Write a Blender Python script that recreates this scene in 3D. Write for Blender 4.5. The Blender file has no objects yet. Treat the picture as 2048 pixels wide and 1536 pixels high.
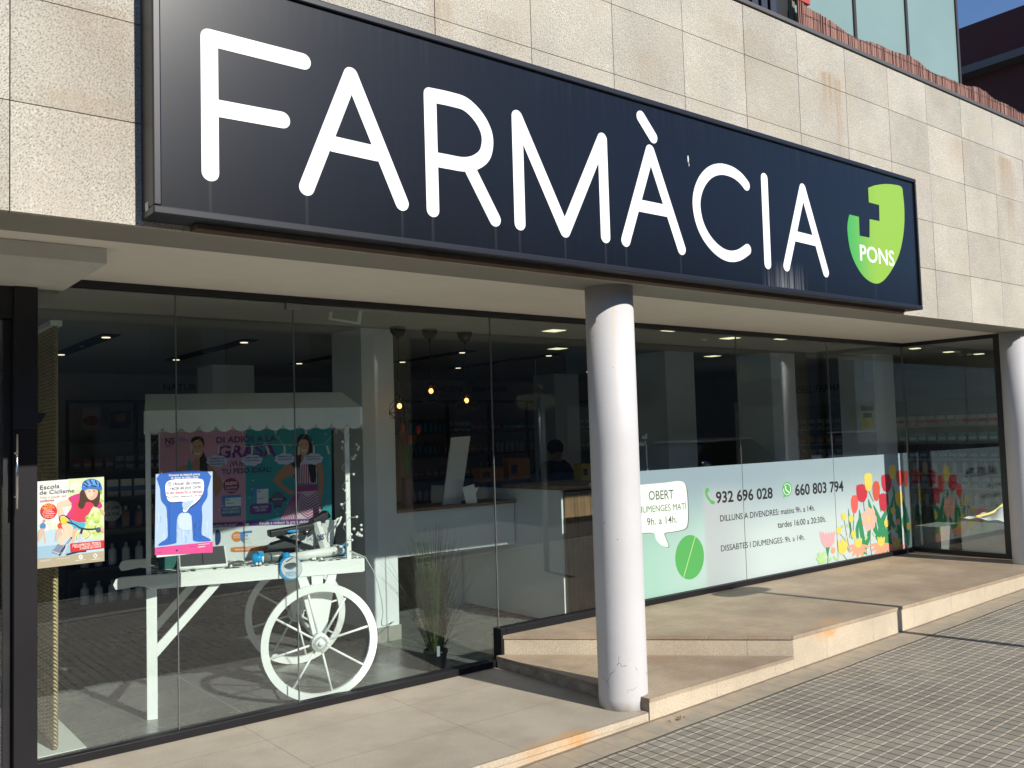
import bpy, bmesh, math, random
from mathutils import Vector, Matrix, Quaternion
from mathutils.geometry import tessellate_polygon
R = math.radians
random.seed(7)
SC = bpy.context.scene
COL = SC.collection

# ---------------------------------------------------------------- camera
YAW, PIT, ROL, FPX, CH = R(38.49848), R(3.29443), R(-1.73108), 1811.5, 1.65
fw = Vector((math.sin(YAW)*math.cos(PIT), math.cos(YAW)*math.cos(PIT), math.sin(PIT)))
rt = fw.cross(Vector((0, 0, 1))).normalized(); up = rt.cross(fw)
rt2 = math.cos(ROL)*rt + math.sin(ROL)*up
up2 = -math.sin(ROL)*rt + math.cos(ROL)*up
CAM = Vector((0, 0, CH))
cd = bpy.data.cameras.new('camera'); cam = bpy.data.objects.new('camera', cd); COL.objects.link(cam)
cam.matrix_world = Matrix(((rt2.x, up2.x, -fw.x, 0), (rt2.y, up2.y, -fw.y, 0), (rt2.z, up2.z, -fw.z, CH), (0, 0, 0, 1)))
cd.sensor_width = 36; cd.lens = 36*FPX/2048; cd.clip_start = .05; cd.clip_end = 500
SC.camera = cam

def ray(px, py):
    return (px-1024)/FPX*rt2 - (py-768)/FPX*up2 + fw
def onp(px, py, p0, n):
    d = ray(px, py); return CAM + d*((Vector(p0)-CAM).dot(n)/d.dot(n))
def ony(px, py, y): return onp(px, py, (0, y, 0), Vector((0, 1, 0)))
def onx(px, py, x): return onp(px, py, (x, 0, 0), Vector((1, 0, 0)))
def onz(px, py, z): return onp(px, py, (0, 0, z), Vector((0, 0, 1)))

# ---------------------------------------------------------------- light
SA, ST = .15, .645           # the sunlight drifts to -x and drops while it goes towards +y
w = bpy.data.worlds.new('World'); SC.world = w; w.use_nodes = True
nt = w.node_tree; bg = nt.nodes['Background']
sky = nt.nodes.new('ShaderNodeTexSky'); sky.sky_type = 'NISHITA'; sky.sun_disc = False
sky.sun_elevation = math.atan(ST/math.hypot(1, SA)); sky.sun_rotation = math.pi-math.atan(SA)
sky.air_density = .65; sky.dust_density = .0; sky.ozone_density = 4.5
nt.links.new(sky.outputs[0], bg.inputs[0]); bg.inputs[1].default_value = .12
sd = bpy.data.lights.new('sun', 'SUN'); sd.energy = 4.4; sd.angle = R(.53); sd.color = (1, .945, .86)
so = bpy.data.objects.new('sun', sd); COL.objects.link(so)
so.rotation_euler = Vector((-SA, 1, -ST)).to_track_quat('-Z', 'Y').to_euler()
SC.view_settings.view_transform = 'Standard'; SC.view_settings.look = 'None'
SC.view_settings.exposure = 0.45; SC.view_settings.gamma = 1
SC.cycles.use_denoising = True
SC.cycles.max_bounces = 9; SC.cycles.transparent_max_bounces = 16; SC.cycles.diffuse_bounces = 5
SC.cycles.sample_clamp_indirect = 6

# ---------------------------------------------------------------- materials
def newmat(name):
    m = bpy.data.materials.new(name); m.use_nodes = True
    return m, m.node_tree, m.node_tree.nodes['Principled BSDF']
_mc = {}
def mat(name, col, rough=.6, metal=0., spec=.5, em=None, emc=None, var=.0, vs=8, bump=0., bs=60, coat=0., sub=None):
    """plain coloured material with a little procedural variation"""
    if name in _mc: return _mc[name]
    m, t, b = newmat(name); L = t.links; N = t.nodes
    b.inputs['Base Color'].default_value = (*col, 1); b.inputs['Roughness'].default_value = rough
    b.inputs['Metallic'].default_value = metal; b.inputs['Specular IOR Level'].default_value = spec
    b.inputs['Coat Weight'].default_value = coat
    if em: b.inputs['Emission Color'].default_value = (*(emc or col), 1); b.inputs['Emission Strength'].default_value = em
    tc = N.new('ShaderNodeTexCoord')
    if var:
        n = N.new('ShaderNodeTexNoise'); n.inputs['Scale'].default_value = vs; n.inputs['Detail'].default_value = 6
        L.new(tc.outputs['Object'], n.inputs['Vector'])
        r = N.new('ShaderNodeMapRange'); r.inputs[1].default_value = .3; r.inputs[2].default_value = .7
        r.inputs[3].default_value = 1-var; r.inputs[4].default_value = 1+var*.6
        L.new(n.outputs['Fac'], r.inputs[0])
        mx = N.new('ShaderNodeMix'); mx.data_type = 'RGBA'; mx.blend_type = 'MULTIPLY'; mx.inputs[0].default_value = 1
        mx.inputs[6].default_value = (*col, 1); L.new(r.outputs[0], mx.inputs[7]); L.new(mx.outputs[2], b.inputs['Base Color'])
        rr = N.new('ShaderNodeMapRange'); rr.inputs[3].default_value = max(.02, rough-.12); rr.inputs[4].default_value = min(1, rough+.12)
        L.new(n.outputs['Fac'], rr.inputs[0]); L.new(rr.outputs[0], b.inputs['Roughness'])
    if bump:
        n2 = N.new('ShaderNodeTexNoise'); n2.inputs['Scale'].default_value = bs; n2.inputs['Detail'].default_value = 5
        L.new(tc.outputs['Object'], n2.inputs['Vector'])
        bp = N.new('ShaderNodeBump'); bp.inputs['Strength'].default_value = bump; bp.inputs['Distance'].default_value = .004
        L.new(n2.outputs['Fac'], bp.inputs['Height']); L.new(bp.outputs[0], b.inputs['Normal'])
    _mc[name] = m; return m

class G:
    """small node-graph helper"""
    def __init__(s, t): s.t = t; s.N = t.nodes; s.L = t.links
    def n(s, typ, **kw):
        o = s.N.new(typ)
        for k, v in kw.items(): setattr(o, k, v)
        return o
    def put(s, inp, v):
        if isinstance(v, bpy.types.NodeSocket): s.L.new(v, inp)
        else: inp.default_value = v
    def m(s, op, a, b=None, c=None, clamp=False):
        o = s.N.new('ShaderNodeMath'); o.operation = op; o.use_clamp = clamp
        s.put(o.inputs[0], a)
        if b is not None: s.put(o.inputs[1], b)
        if c is not None: s.put(o.inputs[2], c)
        return o.outputs[0]
    def rng(s, v, a, b, c, d, smooth=False):
        o = s.N.new('ShaderNodeMapRange'); s.put(o.inputs[0], v)
        if smooth: o.interpolation_type = 'SMOOTHSTEP'
        for i, q in enumerate((a, b, c, d)): o.inputs[i+1].default_value = q
        return o.outputs[0]
    def noise(s, vec, scale, detail=5, rough=.5, sc=None):
        if sc is not None:
            mp = s.N.new('ShaderNodeMapping'); mp.inputs['Scale'].default_value = sc; s.L.new(vec, mp.inputs[0]); vec = mp.outputs[0]
        o = s.N.new('ShaderNodeTexNoise'); o.inputs['Scale'].default_value = scale; o.inputs['Detail'].default_value = detail
        o.inputs['Roughness'].default_value = rough; s.L.new(vec, o.inputs['Vector']); return o.outputs['Fac']
    def mix(s, f, a, b, blend='MIX'):
        o = s.N.new('ShaderNodeMix'); o.data_type = 'RGBA'; o.blend_type = blend
        s.put(o.inputs[0], f); s.put(o.inputs[6], a); s.put(o.inputs[7], b); return o.outputs[2]
    def ramp(s, f, stops, const=False):
        o = s.N.new('ShaderNodeValToRGB'); s.L.new(f, o.inputs[0])
        if const: o.color_ramp.interpolation = 'CONSTANT'
        while len(o.color_ramp.elements) < len(stops): o.color_ramp.elements.new(.5)
        for e, (p, c) in zip(o.color_ramp.elements, stops):
            e.position = p; e.color = (*c, 1) if len(c) == 3 else c
        return o.outputs[0]
    def bump(s, h, st=.5, dist=.003):
        o = s.N.new('ShaderNodeBump'); o.inputs['Strength'].default_value = st; o.inputs['Distance'].default_value = dist
        s.L.new(h, o.inputs['Height']); return o.outputs[0]

def granite(name, base, dark, light, scale=150, rough=.75, stains=(), rust=(), blot=(.8, 1.08), blotcol=(.42, .36, .27), joints=None, ztop=None, elong=True):
    m, t, b = newmat(name); g = G(t); tc = g.n('ShaderNodeNewGeometry'); P = tc.outputs['Position']
    sep = g.n('ShaderNodeSeparateXYZ'); g.L.new(P, sep.inputs[0]); X, Y, Z = sep.outputs
    PR = P
    if elong:
        mr = g.n('ShaderNodeMapping'); mr.inputs['Rotation'].default_value = (0, R(-38), 0); g.L.new(P, mr.inputs[0]); PR = mr.outputs[0]
    s1 = g.noise(PR, scale, 3, .6, (1.35, 1, .62) if elong else (1, 1, 1)); s2 = g.noise(P, scale*2.4, 2, .6); s3 = g.noise(P, scale*.55, 3, .6)
    c = g.ramp(s1, [(0, dark), (.40, dark), (.47, base), (.58, base), (.66, light), (1, light)])
    c = g.mix(g.rng(s2, .60, .68, 0, .55), c, (*[q*.5 for q in dark], 1))
    c = g.mix(g.rng(s3, .58, .66, 0, .35), c, (*[min(1, q*1.25) for q in light], 1))
    bl = g.noise(P, 1.7, 5, .6); c = g.mix(1., c, g.rng(bl, .3, .7, blot[0], blot[1]), 'MULTIPLY')
    b2 = g.noise(P, 3.1, 4, .6); c = g.mix(g.rng(b2, .48, .70, 0, .42), c, (*blotcol, 1))
    at = g.n('ShaderNodeAttribute'); at.attribute_name = 'rnd'
    c = g.mix(1., c, g.rng(at.outputs['Fac'], 0, 1, .90, 1.07), 'MULTIPLY')
    streak = g.noise(P, 1, 4, .6, (38, 38, 1.3))
    for (sx, sw, z1, z0, st) in stains:     # dirty runs below the joints
        dx = g.m('DIVIDE', g.m('ABSOLUTE', g.m('SUBTRACT', X, sx)), sw)
        fx = g.rng(dx, .2, 1., 1, 0, True)
        fz = g.m('MULTIPLY', g.rng(Z, z0, z1, 0, 1), g.rng(Z, z1, z1+.05, 1, 0, True))
        f = g.m('MULTIPLY', g.m('MULTIPLY', fx, fz), g.m('MULTIPLY', g.rng(streak, .35, .62, .25, 1), st))
        c = g.mix(f, c, (.30, .20, .11, 1))
    for (rx, ry, rz, rr, st) in rust:
        cv = g.n('ShaderNodeCombineXYZ'); cv.inputs[0].default_value = rx; cv.inputs[1].default_value = ry; cv.inputs[2].default_value = rz
        v = g.n('ShaderNodeVectorMath', operation='SUBTRACT'); g.L.new(P, v.inputs[0]); g.L.new(cv.outputs[0], v.inputs[1])
        v2 = g.n('ShaderNodeVectorMath', operation='MULTIPLY'); g.L.new(v.outputs[0], v2.inputs[0]); v2.inputs[1].default_value = (1/rr, 3/rr, 2.2/rr)
        ln = g.n('ShaderNodeVectorMath', operation='LENGTH'); g.L.new(v2.outputs[0], ln.inputs[0])
        f = g.m('MULTIPLY', .75, g.rng(g.m('ADD', ln.outputs['Value'], g.m('MULTIPLY', g.noise(P, 30, 4), .9)), .5, 1.4, st, 0, True))
        c = g.mix(f, c, (.56, .28, .08, 1))
    h = g.m('ADD', g.m('MULTIPLY', s1, .5), s2)
    if joints:      # (period x, period y or z, axis, width)
        jx, jy, ax, wd, offx, offy = joints
        A = X; B = Y if ax == 'y' else Z
        def line(v, p, off):
            q = g.m('FRACT', g.m('DIVIDE', g.m('SUBTRACT', v, off), p))
            q = g.m('MULTIPLY', g.m('MINIMUM', q, g.m('SUBTRACT', 1., q)), p)
            return g.rng(q, wd*.5, wd, 1, 0)
        ja = g.m('MAXIMUM', line(A, jx, offx), line(B, jy, offy))
        nj = g.noise(P, 14, 3)
        c = g.mix(g.m('MULTIPLY', ja, g.rng(nj, .3, .7, .25, .8)), c, (.16, .12, .085, 1))
        h = g.m('SUBTRACT', h, g.m('MULTIPLY', ja, 2.))
    g.L.new(c, b.inputs['Base Color']); b.inputs['Roughness'].default_value = rough
    g.L.new(g.bump(h, .35, .002), b.inputs['Normal'])
    return m

FZ = 2.555
stn = []
for px, py, wdt, ln, st in ((1655, 152, .16, .5, .8), (1675, 165, .07, .75, .9), (1915, 285, .22, .35, .45), (2010, 320, .25, .5, .7), (1480, 60, .5, .4, .25), (190, 20, .25, .45, .35), (180, 200, .3, .5, .3),
                            (2020, 408, .12, .5, .5), (1935, 260, .10, .3, .35), (1000, 40, .3, .3, .25), (1290, 110, .3, .3, .25), (880, 10, .12, .3, .5)):
    q = ony(px, py, 3.8); stn.append((q.x, wdt, q.z, q.z-ln, st))
M_FAC = granite('cladding_granite', (.465, .435, .365), (.20, .185, .157), (.59, .56, .485), 150, .8, stains=stn)
M_EDGE = granite('kerb_granite', (.60, .51, .38), (.45, .37, .265), (.71, .62, .48), 170, .8,
    rust=[(*ony(1150, 1475, 3.8),.22,.95),(*ony(1158, 1490, 3.8), .06, 1.), (*ony(1650, 1255, 3.8), .30, .7), (*ony(1075, 1500, 3.8), .25, .5), (*ony(1660,1265,3.8), .10, .9)], joints=(.62, 50, 'z', .0022, 3.98, -20))
M_PLAT = granite('terrace_granite', (.455, .36, .255), (.29, .225, .155), (.53, .44, .33), 210, .62, blot=(.66, 1.14), blotcol=(.25, .165, .10), elong=False,
    rust=[(*onz(1140, 1468, 0), .2, .9), (*onz(1080, 1490, 0), .26, .5), (*onz(1655, 1245, .215), .30, .6)], joints=(.62, .41, 'y', .0035, 3.98, 3.8))
M_PLATG = granite('grey_terrace_granite', (.465, .415, .33), (.31, .275, .215), (.55, .50, .41), 210, .62, blot=(.82, 1.08), blotcol=(.30, .24, .18), elong=False,
    rust=[(*onz(1140, 1468, 0), .2, .95), (*onz(1080, 1490, 0), .26, .5)], joints=(.93, .56, 'y', .0035, 3.02, 3.8))

def paving():
    m, t, b = newmat('paving_tiles'); g = G(t); tc = g.n('ShaderNodeTexCoord'); P = tc.outputs['Object']
    wv = g.n('ShaderNodeTexNoise'); wv.inputs['Scale'].default_value = 2.3; g.L.new(P, wv.inputs['Vector'])
    sb = g.n('ShaderNodeVectorMath', operation='MULTIPLY_ADD'); g.L.new(wv.outputs['Color'], sb.inputs[0]); sb.inputs[1].default_value = (.020, .020, 0); g.L.new(P, sb.inputs[2])
    sep = g.n('ShaderNodeSeparateXYZ'); g.L.new(sb.outputs[0], sep.inputs[0]); X, Y, Z = sep.outputs
    p = .075
    def fr(v, off, pp=p):
        q = g.m('FRACT', g.m('DIVIDE', g.m('SUBTRACT', v, off), pp)); return g.m('MULTIPLY', g.m('MINIMUM', q, g.m('SUBTRACT', 1., q)), pp)
    row = fr(Y, 3.555); colm = fr(X, 3.255); big = fr(Y, 3.555, .225); bigx = fr(X, 3.255, .225)
    nz = g.noise(P, 9, 4); nf = g.noise(P, 240, 2); nb = g.noise(P, .8, 5); ng = g.noise(P, 60, 3)
    base = g.ramp(nb, [(.3, (.205, .185, .148)), (.5, (.25, .228, .183)), (.7, (.30, .275, .225))])
    base = g.mix(g.rng(nz, .45, .7, 0, .4), base, (.165, .148, .125, 1))
    cell = g.n('ShaderNodeTexWhiteNoise'); cell.noise_dimensions = '2D'
    cx = g.m('FLOOR', g.m('DIVIDE', g.m('SUBTRACT', X, 3.255), .225)); cy = g.m('FLOOR', g.m('DIVIDE', g.m('SUBTRACT', Y, 3.555), .225))
    cb = g.n('ShaderNodeCombineXYZ'); g.L.new(cx, cb.inputs[0]); g.L.new(cy, cb.inputs[1]); g.L.new(cb.outputs[0], cell.inputs['Vector'])
    base = g.mix(1., base, g.rng(cell.outputs['Value'], 0, 1, .90, 1.10), 'MULTIPLY')
    base = g.mix(1., base, g.rng(nf, .3, .7, .8, 1.2), 'MULTIPLY')
    far = g.rng(Y, 3.53, 3.60, 0, 1)                          # plain dirty row beside the building
    inrow = g.m('SUBTRACT', 1., g.rng(Y, 3.575, 3.58, 0, 1))
    lj = g.m('MULTIPLY', g.rng(g.m('ADD', row, g.m('MULTIPLY', g.m('SUBTRACT', ng, .5), .006)), .0040, .0075, 1, 0), inrow)
    dj = g.m('MULTIPLY', g.rng(g.m('ADD', colm, g.m('MULTIPLY', g.m('SUBTRACT', ng, .5), .004)), .0028, .0060, 1, 0), inrow)
    ylw = g.mix(g.rng(g.noise(P, 1.6, 3), .52, .66, 0, 1), (.46, .415, .33, 1), (.50, .39, .23, 1))
    c = g.mix(g.m('MULTIPLY', lj, g.rng(g.noise(P, 22, 3), .3, .52, .55, 1)), base, ylw)
    c = g.mix(g.m('MULTIPLY', dj, .8), c, (.06, .05, .04, 1))
    strip = g.rng(Y, 3.58, 3.60, 0, 1); stc = g.mix(g.rng(nz, .35, .65, 0, 1), (.40, .325, .225, 1), (.31, .275, .21, 1))
    c = g.mix(g.m('MULTIPLY', strip, .85), c, stc)
    sj = g.m('MULTIPLY', g.rng(fr(X, 3.255, .15), .001, .003, 1, 0), strip)
    c = g.mix(g.m('MULTIPLY', sj, .6), c, (.10, .07, .05, 1))
    gro = g.rng(g.m('ABSOLUTE', g.m('SUBTRACT', g.m('ADD', Y, g.m('MULTIPLY', g.m('SUBTRACT', nz, .5), .012)), 3.585)), .004, .008, 1, 0)
    c = g.mix(gro, c, (.05, .045, .035, 1))
    gr2 = g.rng(g.m('ABSOLUTE', g.m('SUBTRACT', g.m('ADD', Y, g.m('MULTIPLY', g.m('SUBTRACT', nz, .5), .02)), 3.792)), .005, .014, 1, 0)
    c = g.mix(g.m('MULTIPLY', gr2, .7), c, (.12, .075, .045, 1))
    g.L.new(c, b.inputs['Base Color']); b.inputs['Roughness'].default_value = .8
    h = g.m('SUBTRACT', g.m('MULTIPLY', nf, .15), g.m('ADD', g.m('MULTIPLY', lj, .35), g.m('MULTIPLY', dj, .9)))
    g.L.new(g.bump(g.m('SUBTRACT', h, gro), .8, .006), b.inputs['Normal'])
    return m
M_PAV = paving()

def asphalt():
    m, t, b = newmat('asphalt'); g = G(t); tc = g.n('ShaderNodeTexCoord'); P = tc.outputs['Object']
    n1 = g.noise(P, 170, 3, .7); n2 = g.noise(P, 1.2, 5)
    c = g.ramp(n1, [(.35, (.04, .04, .042)), (.55, (.085, .083, .08)), (.72, (.20, .195, .18))])
    c = g.mix(1., c, g.rng(n2, .3, .7, .75, 1.2), 'MULTIPLY')
    g.L.new(c, b.inputs['Base Color']); b.inputs['Roughness'].default_value = .85
    g.L.new(g.bump(n1, .7, .004), b.inputs['Normal']); return m
M_ASPH = asphalt()

def glass(name, tint=(.80, .87, .84), f0=.06):
    """thin clear sheet: sees through, mirrors by angle; each face of the sheet does its own"""
    m = bpy.data.materials.new(name); m.use_nodes = True; t = m.node_tree; g = G(t)
    t.nodes.remove(t.nodes['Principled BSDF']); out = t.nodes['Material Output']
    ge = g.n('ShaderNodeNewGeometry'); dt = g.n('ShaderNodeVectorMath', operation='DOT_PRODUCT')
    g.L.new(ge.outputs['Normal'], dt.inputs[0]); g.L.new(ge.outputs['Incoming'], dt.inputs[1])
    c = g.m('SUBTRACT', 1., g.m('ABSOLUTE', dt.outputs['Value']), clamp=True)
    f = g.m('MULTIPLY_ADD', g.m('POWER', c, 5.), 1-f0, f0)
    tr = g.n('ShaderNodeBsdfTransparent'); tr.inputs[0].default_value = (*tint, 1)
    gl = g.n('ShaderNodeBsdfGlossy'); gl.inputs['Roughness'].default_value = 0.0; gl.inputs[0].default_value = (1, 1, 1, 1)
    mx = g.n('ShaderNodeMixShader'); g.L.new(f, mx.inputs[0]); g.L.new(tr.outputs[0], mx.inputs[1]); g.L.new(gl.outputs[0], mx.inputs[2])
    g.L.new(mx.outputs[0], out.inputs['Surface']); return m
M_GLASS = glass('pane_glass', (.91, .945, .93))

def wood(name, a, b_, sc=(1, 1, 1)):
    m, t, b = newmat(name); g = G(t); tc = g.n('ShaderNodeTexCoord'); P = tc.outputs['Object']
    n = g.noise(P, 1, 6, .65, sc); n2 = g.noise(P, 4, 3, .5, sc)
    c = g.ramp(n, [(.3, a), (.5, b_), (.62, a), (.75, b_)]); c = g.mix(1., c, g.rng(n2, .3, .7, .7, 1.2), 'MULTIPLY')
    g.L.new(c, b.inputs['Base Color']); b.inputs['Roughness'].default_value = .5; return m
M_WOOD = wood('desk_wood', (.11, .065, .035), (.26, .16, .085), (30, 30, 1.2))
M_LEDGE = wood('ledge_wood', (.16, .10, .055), (.30, .19, .11), (2, 30, 30))

def painted_concrete(name, base, chips=True):
    m, t, b = newmat(name); g = G(t); tc = g.n('ShaderNodeTexCoord'); P = tc.outputs['Object']
    n = g.noise(P, 2.5, 6, .6); n2 = g.noise(P, 55, 5, .6); n3 = g.noise(P, 13, 3, .5)
    c = g.mix(g.rng(n, .35, .7, 0, .5), (*base, 1), (*[q*.86 for q in base], 1))
    sep = g.n('ShaderNodeSeparateXYZ'); g.L.new(P, sep.inputs[0]); X, Y, Z = sep.outputs
    hh = g.m('MULTIPLY', n2, .35)
    if chips:
        vo = g.n('ShaderNodeTexVoronoi'); vo.inputs['Scale'].default_value = 9; g.L.new(P, vo.inputs['Vector'])
        mk = g.m('MULTIPLY', g.rng(g.m('ADD', vo.outputs['Distance'], g.m('MULTIPLY', g.m('SUBTRACT', g.noise(P, 90, 3), .5), .08)), .030, .05, 1, 0), 1.)
        c = g.mix(g.m('MULTIPLY', mk, .75), c, (.16, .14, .12, 1)); hh = g.m('SUBTRACT', hh, mk)
        # peeling crack band near the foot
        band = g.m('MULTIPLY', g.rng(Z, .26, .34, 1, 0), g.rng(Z, .10, .16, 0, 1))
        ck = g.n('ShaderNodeTexVoronoi'); ck.feature = 'DISTANCE_TO_EDGE'; ck.inputs['Scale'].default_value = 6.5
        dv = g.n('ShaderNodeVectorMath', operation='MULTIPLY_ADD'); nn = g.n('ShaderNodeTexNoise'); nn.inputs['Scale'].default_value = 14; g.L.new(P, nn.inputs['Vector'])
        g.L.new(nn.outputs['Color'], dv.inputs[0]); dv.inputs[1].default_value = (.09, .09, .09); g.L.new(P, dv.inputs[2]); g.L.new(dv.outputs[0], ck.inputs['Vector'])
        cm = g.m('MULTIPLY', g.m('MULTIPLY', g.rng(ck.outputs['Distance'], .004, .012, 1, 0), band), g.rng(n3, .45, .55, 0, 1))
        c = g.mix(cm, c, (.12, .10, .09, 1)); hh = g.m('SUBTRACT', hh, g.m('MULTIPLY', cm, 2))
        foot = g.rng(Z, 0, .07, .7, 0); c = g.mix(g.m('MULTIPLY', foot, g.rng(n3, .35, .6, 0, 1)), c, (.42, .33, .24, 1))
        # thin rusty run from the top
        ang = g.m('ARCTAN2', Y, X)
        rn = g.m('MULTIPLY', g.rng(g.m('ABSOLUTE', g.m('SUBTRACT', g.m('ADD', ang, g.m('MULTIPLY', n3, .10)), -2.16)), .02, .075, 1, 0), g.rng(Z, 1.9, 2.35, .1, .6))
        c = g.mix(rn, c, (.62, .50, .36, 1))
    g.L.new(c, b.inputs['Base Color']); b.inputs['Roughness'].default_value = .55
    g.L.new(g.bump(hh, .6, .004), b.inputs['Normal']); return m
M_COLM = painted_concrete('column_paint', (.565, .56, .565))
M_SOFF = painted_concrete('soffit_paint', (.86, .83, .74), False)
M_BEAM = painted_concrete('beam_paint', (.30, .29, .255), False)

def floor_tiles():
    m, t, b = newmat('shop_floor_tiles'); g = G(t); tc = g.n('ShaderNodeTexCoord'); P = tc.outputs['Object']
    sep = g.n('ShaderNodeSeparateXYZ'); g.L.new(P, sep.inputs[0]); X, Y, Z = sep.outputs
    def ln(v, off, p):
        q = g.m('FRACT', g.m('DIVIDE', g.m('SUBTRACT', v, off), p)); q = g.m('MULTIPLY', g.m('MINIMUM', q, g.m('SUBTRACT', 1., q)), p)
        return g.rng(q, .0015, .0035, 1, 0)
    n = g.noise(P, 3, 6, .6); c = g.ramp(n, [(.3, (.145, .15, .14)), (.7, (.19, .195, .182))])
    c = g.mix(1., c, g.rng(g.noise(P, 90, 3), .3, .7, .9, 1.08), 'MULTIPLY')
    c = g.mix(g.m('MAXIMUM', ln(X, 1.29, .9), g.m('MULTIPLY', ln(Y, 5.74, .9), 1.)), c, (.42, .43, .40, 1))
    g.L.new(c, b.inputs['Base Color']); g.L.new(g.rng(n, .3, .7, .2, .34), b.inputs['Roughness']); return m
M_FLOOR = floor_tiles()

def frosted_film():
    m, t, b = newmat('window_film_colour'); g = G(t); tc = g.n('ShaderNodeNewGeometry'); P = tc.outputs['Position']
    sep = g.n('ShaderNodeSeparateXYZ'); g.L.new(P, sep.inputs[0]); X, Y, Z = sep.outputs
    top = g.mix(g.rng(X, 5.5, 9.4, 0, 1), (.20, .28, .32, 1), (.25, .335, .37, 1))
    low = g.mix(g.rng(X, 5.6, 7.2, 0, 1), (.27, .46, .38, 1), (.45, .54, .53, 1))
    nz = g.noise(P, 1.2, 3)
    c = g.mix(g.rng(g.m('ADD', Z, g.m('MULTIPLY', nz, .3)), .75, 1.42, 0, 1, True), low, top)
    bd_ = g.m('MULTIPLY', g.m('MULTIPLY', g.rng(X, 6.33, 6.40, 0, 1, True), g.rng(X, 6.45, 7.3, 1, 0, True)), g.rng(Z, 1.0, 1.2, 1, 0, True))  # greyer band low on the film, sharp left edge, fading right
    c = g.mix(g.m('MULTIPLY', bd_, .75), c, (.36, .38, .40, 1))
    g.L.new(c, b.inputs['Base Color']); b.inputs['Roughness'].default_value = .42; b.inputs['Coat Weight'].default_value = .25; b.inputs['Coat Roughness'].default_value = .06
    return m
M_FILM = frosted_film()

def grad_green():
    m, t, b = newmat('emblem_green'); g = G(t); tc = g.n('ShaderNodeNewGeometry'); P = tc.outputs['Position']
    sep = g.n('ShaderNodeSeparateXYZ'); g.L.new(P, sep.inputs[0]); X, Y, Z = sep.outputs
    x0 = ony(1695, 480, 3.645).x; x1 = ony(1760, 480, 3.645).x
    c = g.mix(g.rng(X, x0, x1, 0, 1, True), (.05, .36, .08, 1), (.24, .44, .045, 1))
    g.L.new(c, b.inputs['Base Color']); b.inputs['Roughness'].default_value = .5; return m
M_EMB = grad_green()

def sign_panel():
    m, t, b = newmat('sign_panel'); g = G(t); tc = g.n('ShaderNodeNewGeometry'); P = tc.outputs['Position']
    sep = g.n('ShaderNodeSeparateXYZ'); g.L.new(P, sep.inputs[0]); X, Y, Z = sep.outputs
    st = g.noise(P, 1, 4, .6, (60, 1, .8)); n = g.noise(P, 1.3, 4); fine = g.noise(P, 160, 2)
    c = g.mix(g.rng(st, .5, .8, 0, .02), (.003, .0033, .0048, 1), (.09, .095, .11, 1))
    # drip marks under some letters and below the top edge
    low = g.rng(Z, 2.62, 2.92, 1, 0); hi = g.rng(Z, 3.45, 3.64, 0, 1)
    mk = None
    for px_, py_, z_ in ((421, 359, 2.8), (614, 390, 2.8), (805, 415, 2.8), (866, 430, 2.8), (992, 448, 2.8), (1040, 457, 2.8), (1131, 472, 2.8), (1212, 484, 2.8), (1253, 491, 2.8), (1362, 506, 2.8), (1652, 550, 2.8), (1752, 570, 2.8)):
        lx = ony(px_, py_, 3.65); f_ = g.m('MULTIPLY', g.rng(g.m('ABSOLUTE', g.m('SUBTRACT', X, lx.x)), .002, .010, 1, 0), g.rng(Z, lx.z-.25, lx.z, .25, 1)); f_ = g.m('MULTIPLY', f_, g.rng(Z, lx.z, lx.z+.01, 1, 0))
        mk = f_ if mk is None else g.m('MAXIMUM', mk, f_)
    c = g.mix(g.m('MULTIPLY', mk, .05), c, (.35, .36, .37, 1))
    dx = g.rng(g.m('ABSOLUTE', g.m('SUBTRACT', X, 5.35)), .08, .28, 1, 0)
    c = g.mix(g.m('MULTIPLY', g.m('MULTIPLY', dx, g.rng(Z, 2.62, 2.80, 1, 0)), g.rng(st, .42, .6, 0, .35)), c, (.4, .41, .42, 1))
    c = g.mix(g.m('MULTIPLY', hi, g.rng(st, .5, .75, 0, .025)), c, (.35, .36, .36, 1))
    g.L.new(c, b.inputs['Base Color']); g.L.new(g.rng(n, .3, .7, .25, .265), b.inputs['Roughness'])
    b.inputs['Specular IOR Level'].default_value = .5
    g.L.new(g.bump(fine, .02, .001), b.inputs['Normal']); return m
M_SIGN = sign_panel()

def reed():
    m, t, b = newmat('reed_brown'); g = G(t); tc = g.n('ShaderNodeTexCoord'); P = tc.outputs['Object']
    n = g.noise(P, 1, 4, .7, (60, 60, 1.0)); c = g.ramp(n, [(.3, (.13, .06, .045)), (.5, (.30, .155, .12)), (.7, (.42, .24, .19))])
    g.L.new(c, b.inputs['Base Color']); b.inputs['Roughness'].default_value = .8; return m
M_REED = reed()
def rope():
    m, t, b = newmat('rope_twist'); g = G(t); tc = g.n('ShaderNodeTexCoord'); P = tc.outputs['Object']
    wv = g.n('ShaderNodeTexWave'); wv.bands_direction = 'DIAGONAL'; wv.inputs['Scale'].default_value = 30; wv.inputs['Distortion'].default_value = 1.5
    g.L.new(P, wv.inputs['Vector'])
    c = g.mix(wv.outputs['Fac'], (.40, .29, .13, 1), (.66, .53, .30, 1)); g.L.new(c, b.inputs['Base Color']); b.inputs['Roughness'].default_value = .9
    g.L.new(g.bump(wv.outputs['Fac'], .8, .006), b.inputs['Normal']); return m
M_ROPE = rope()

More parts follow.
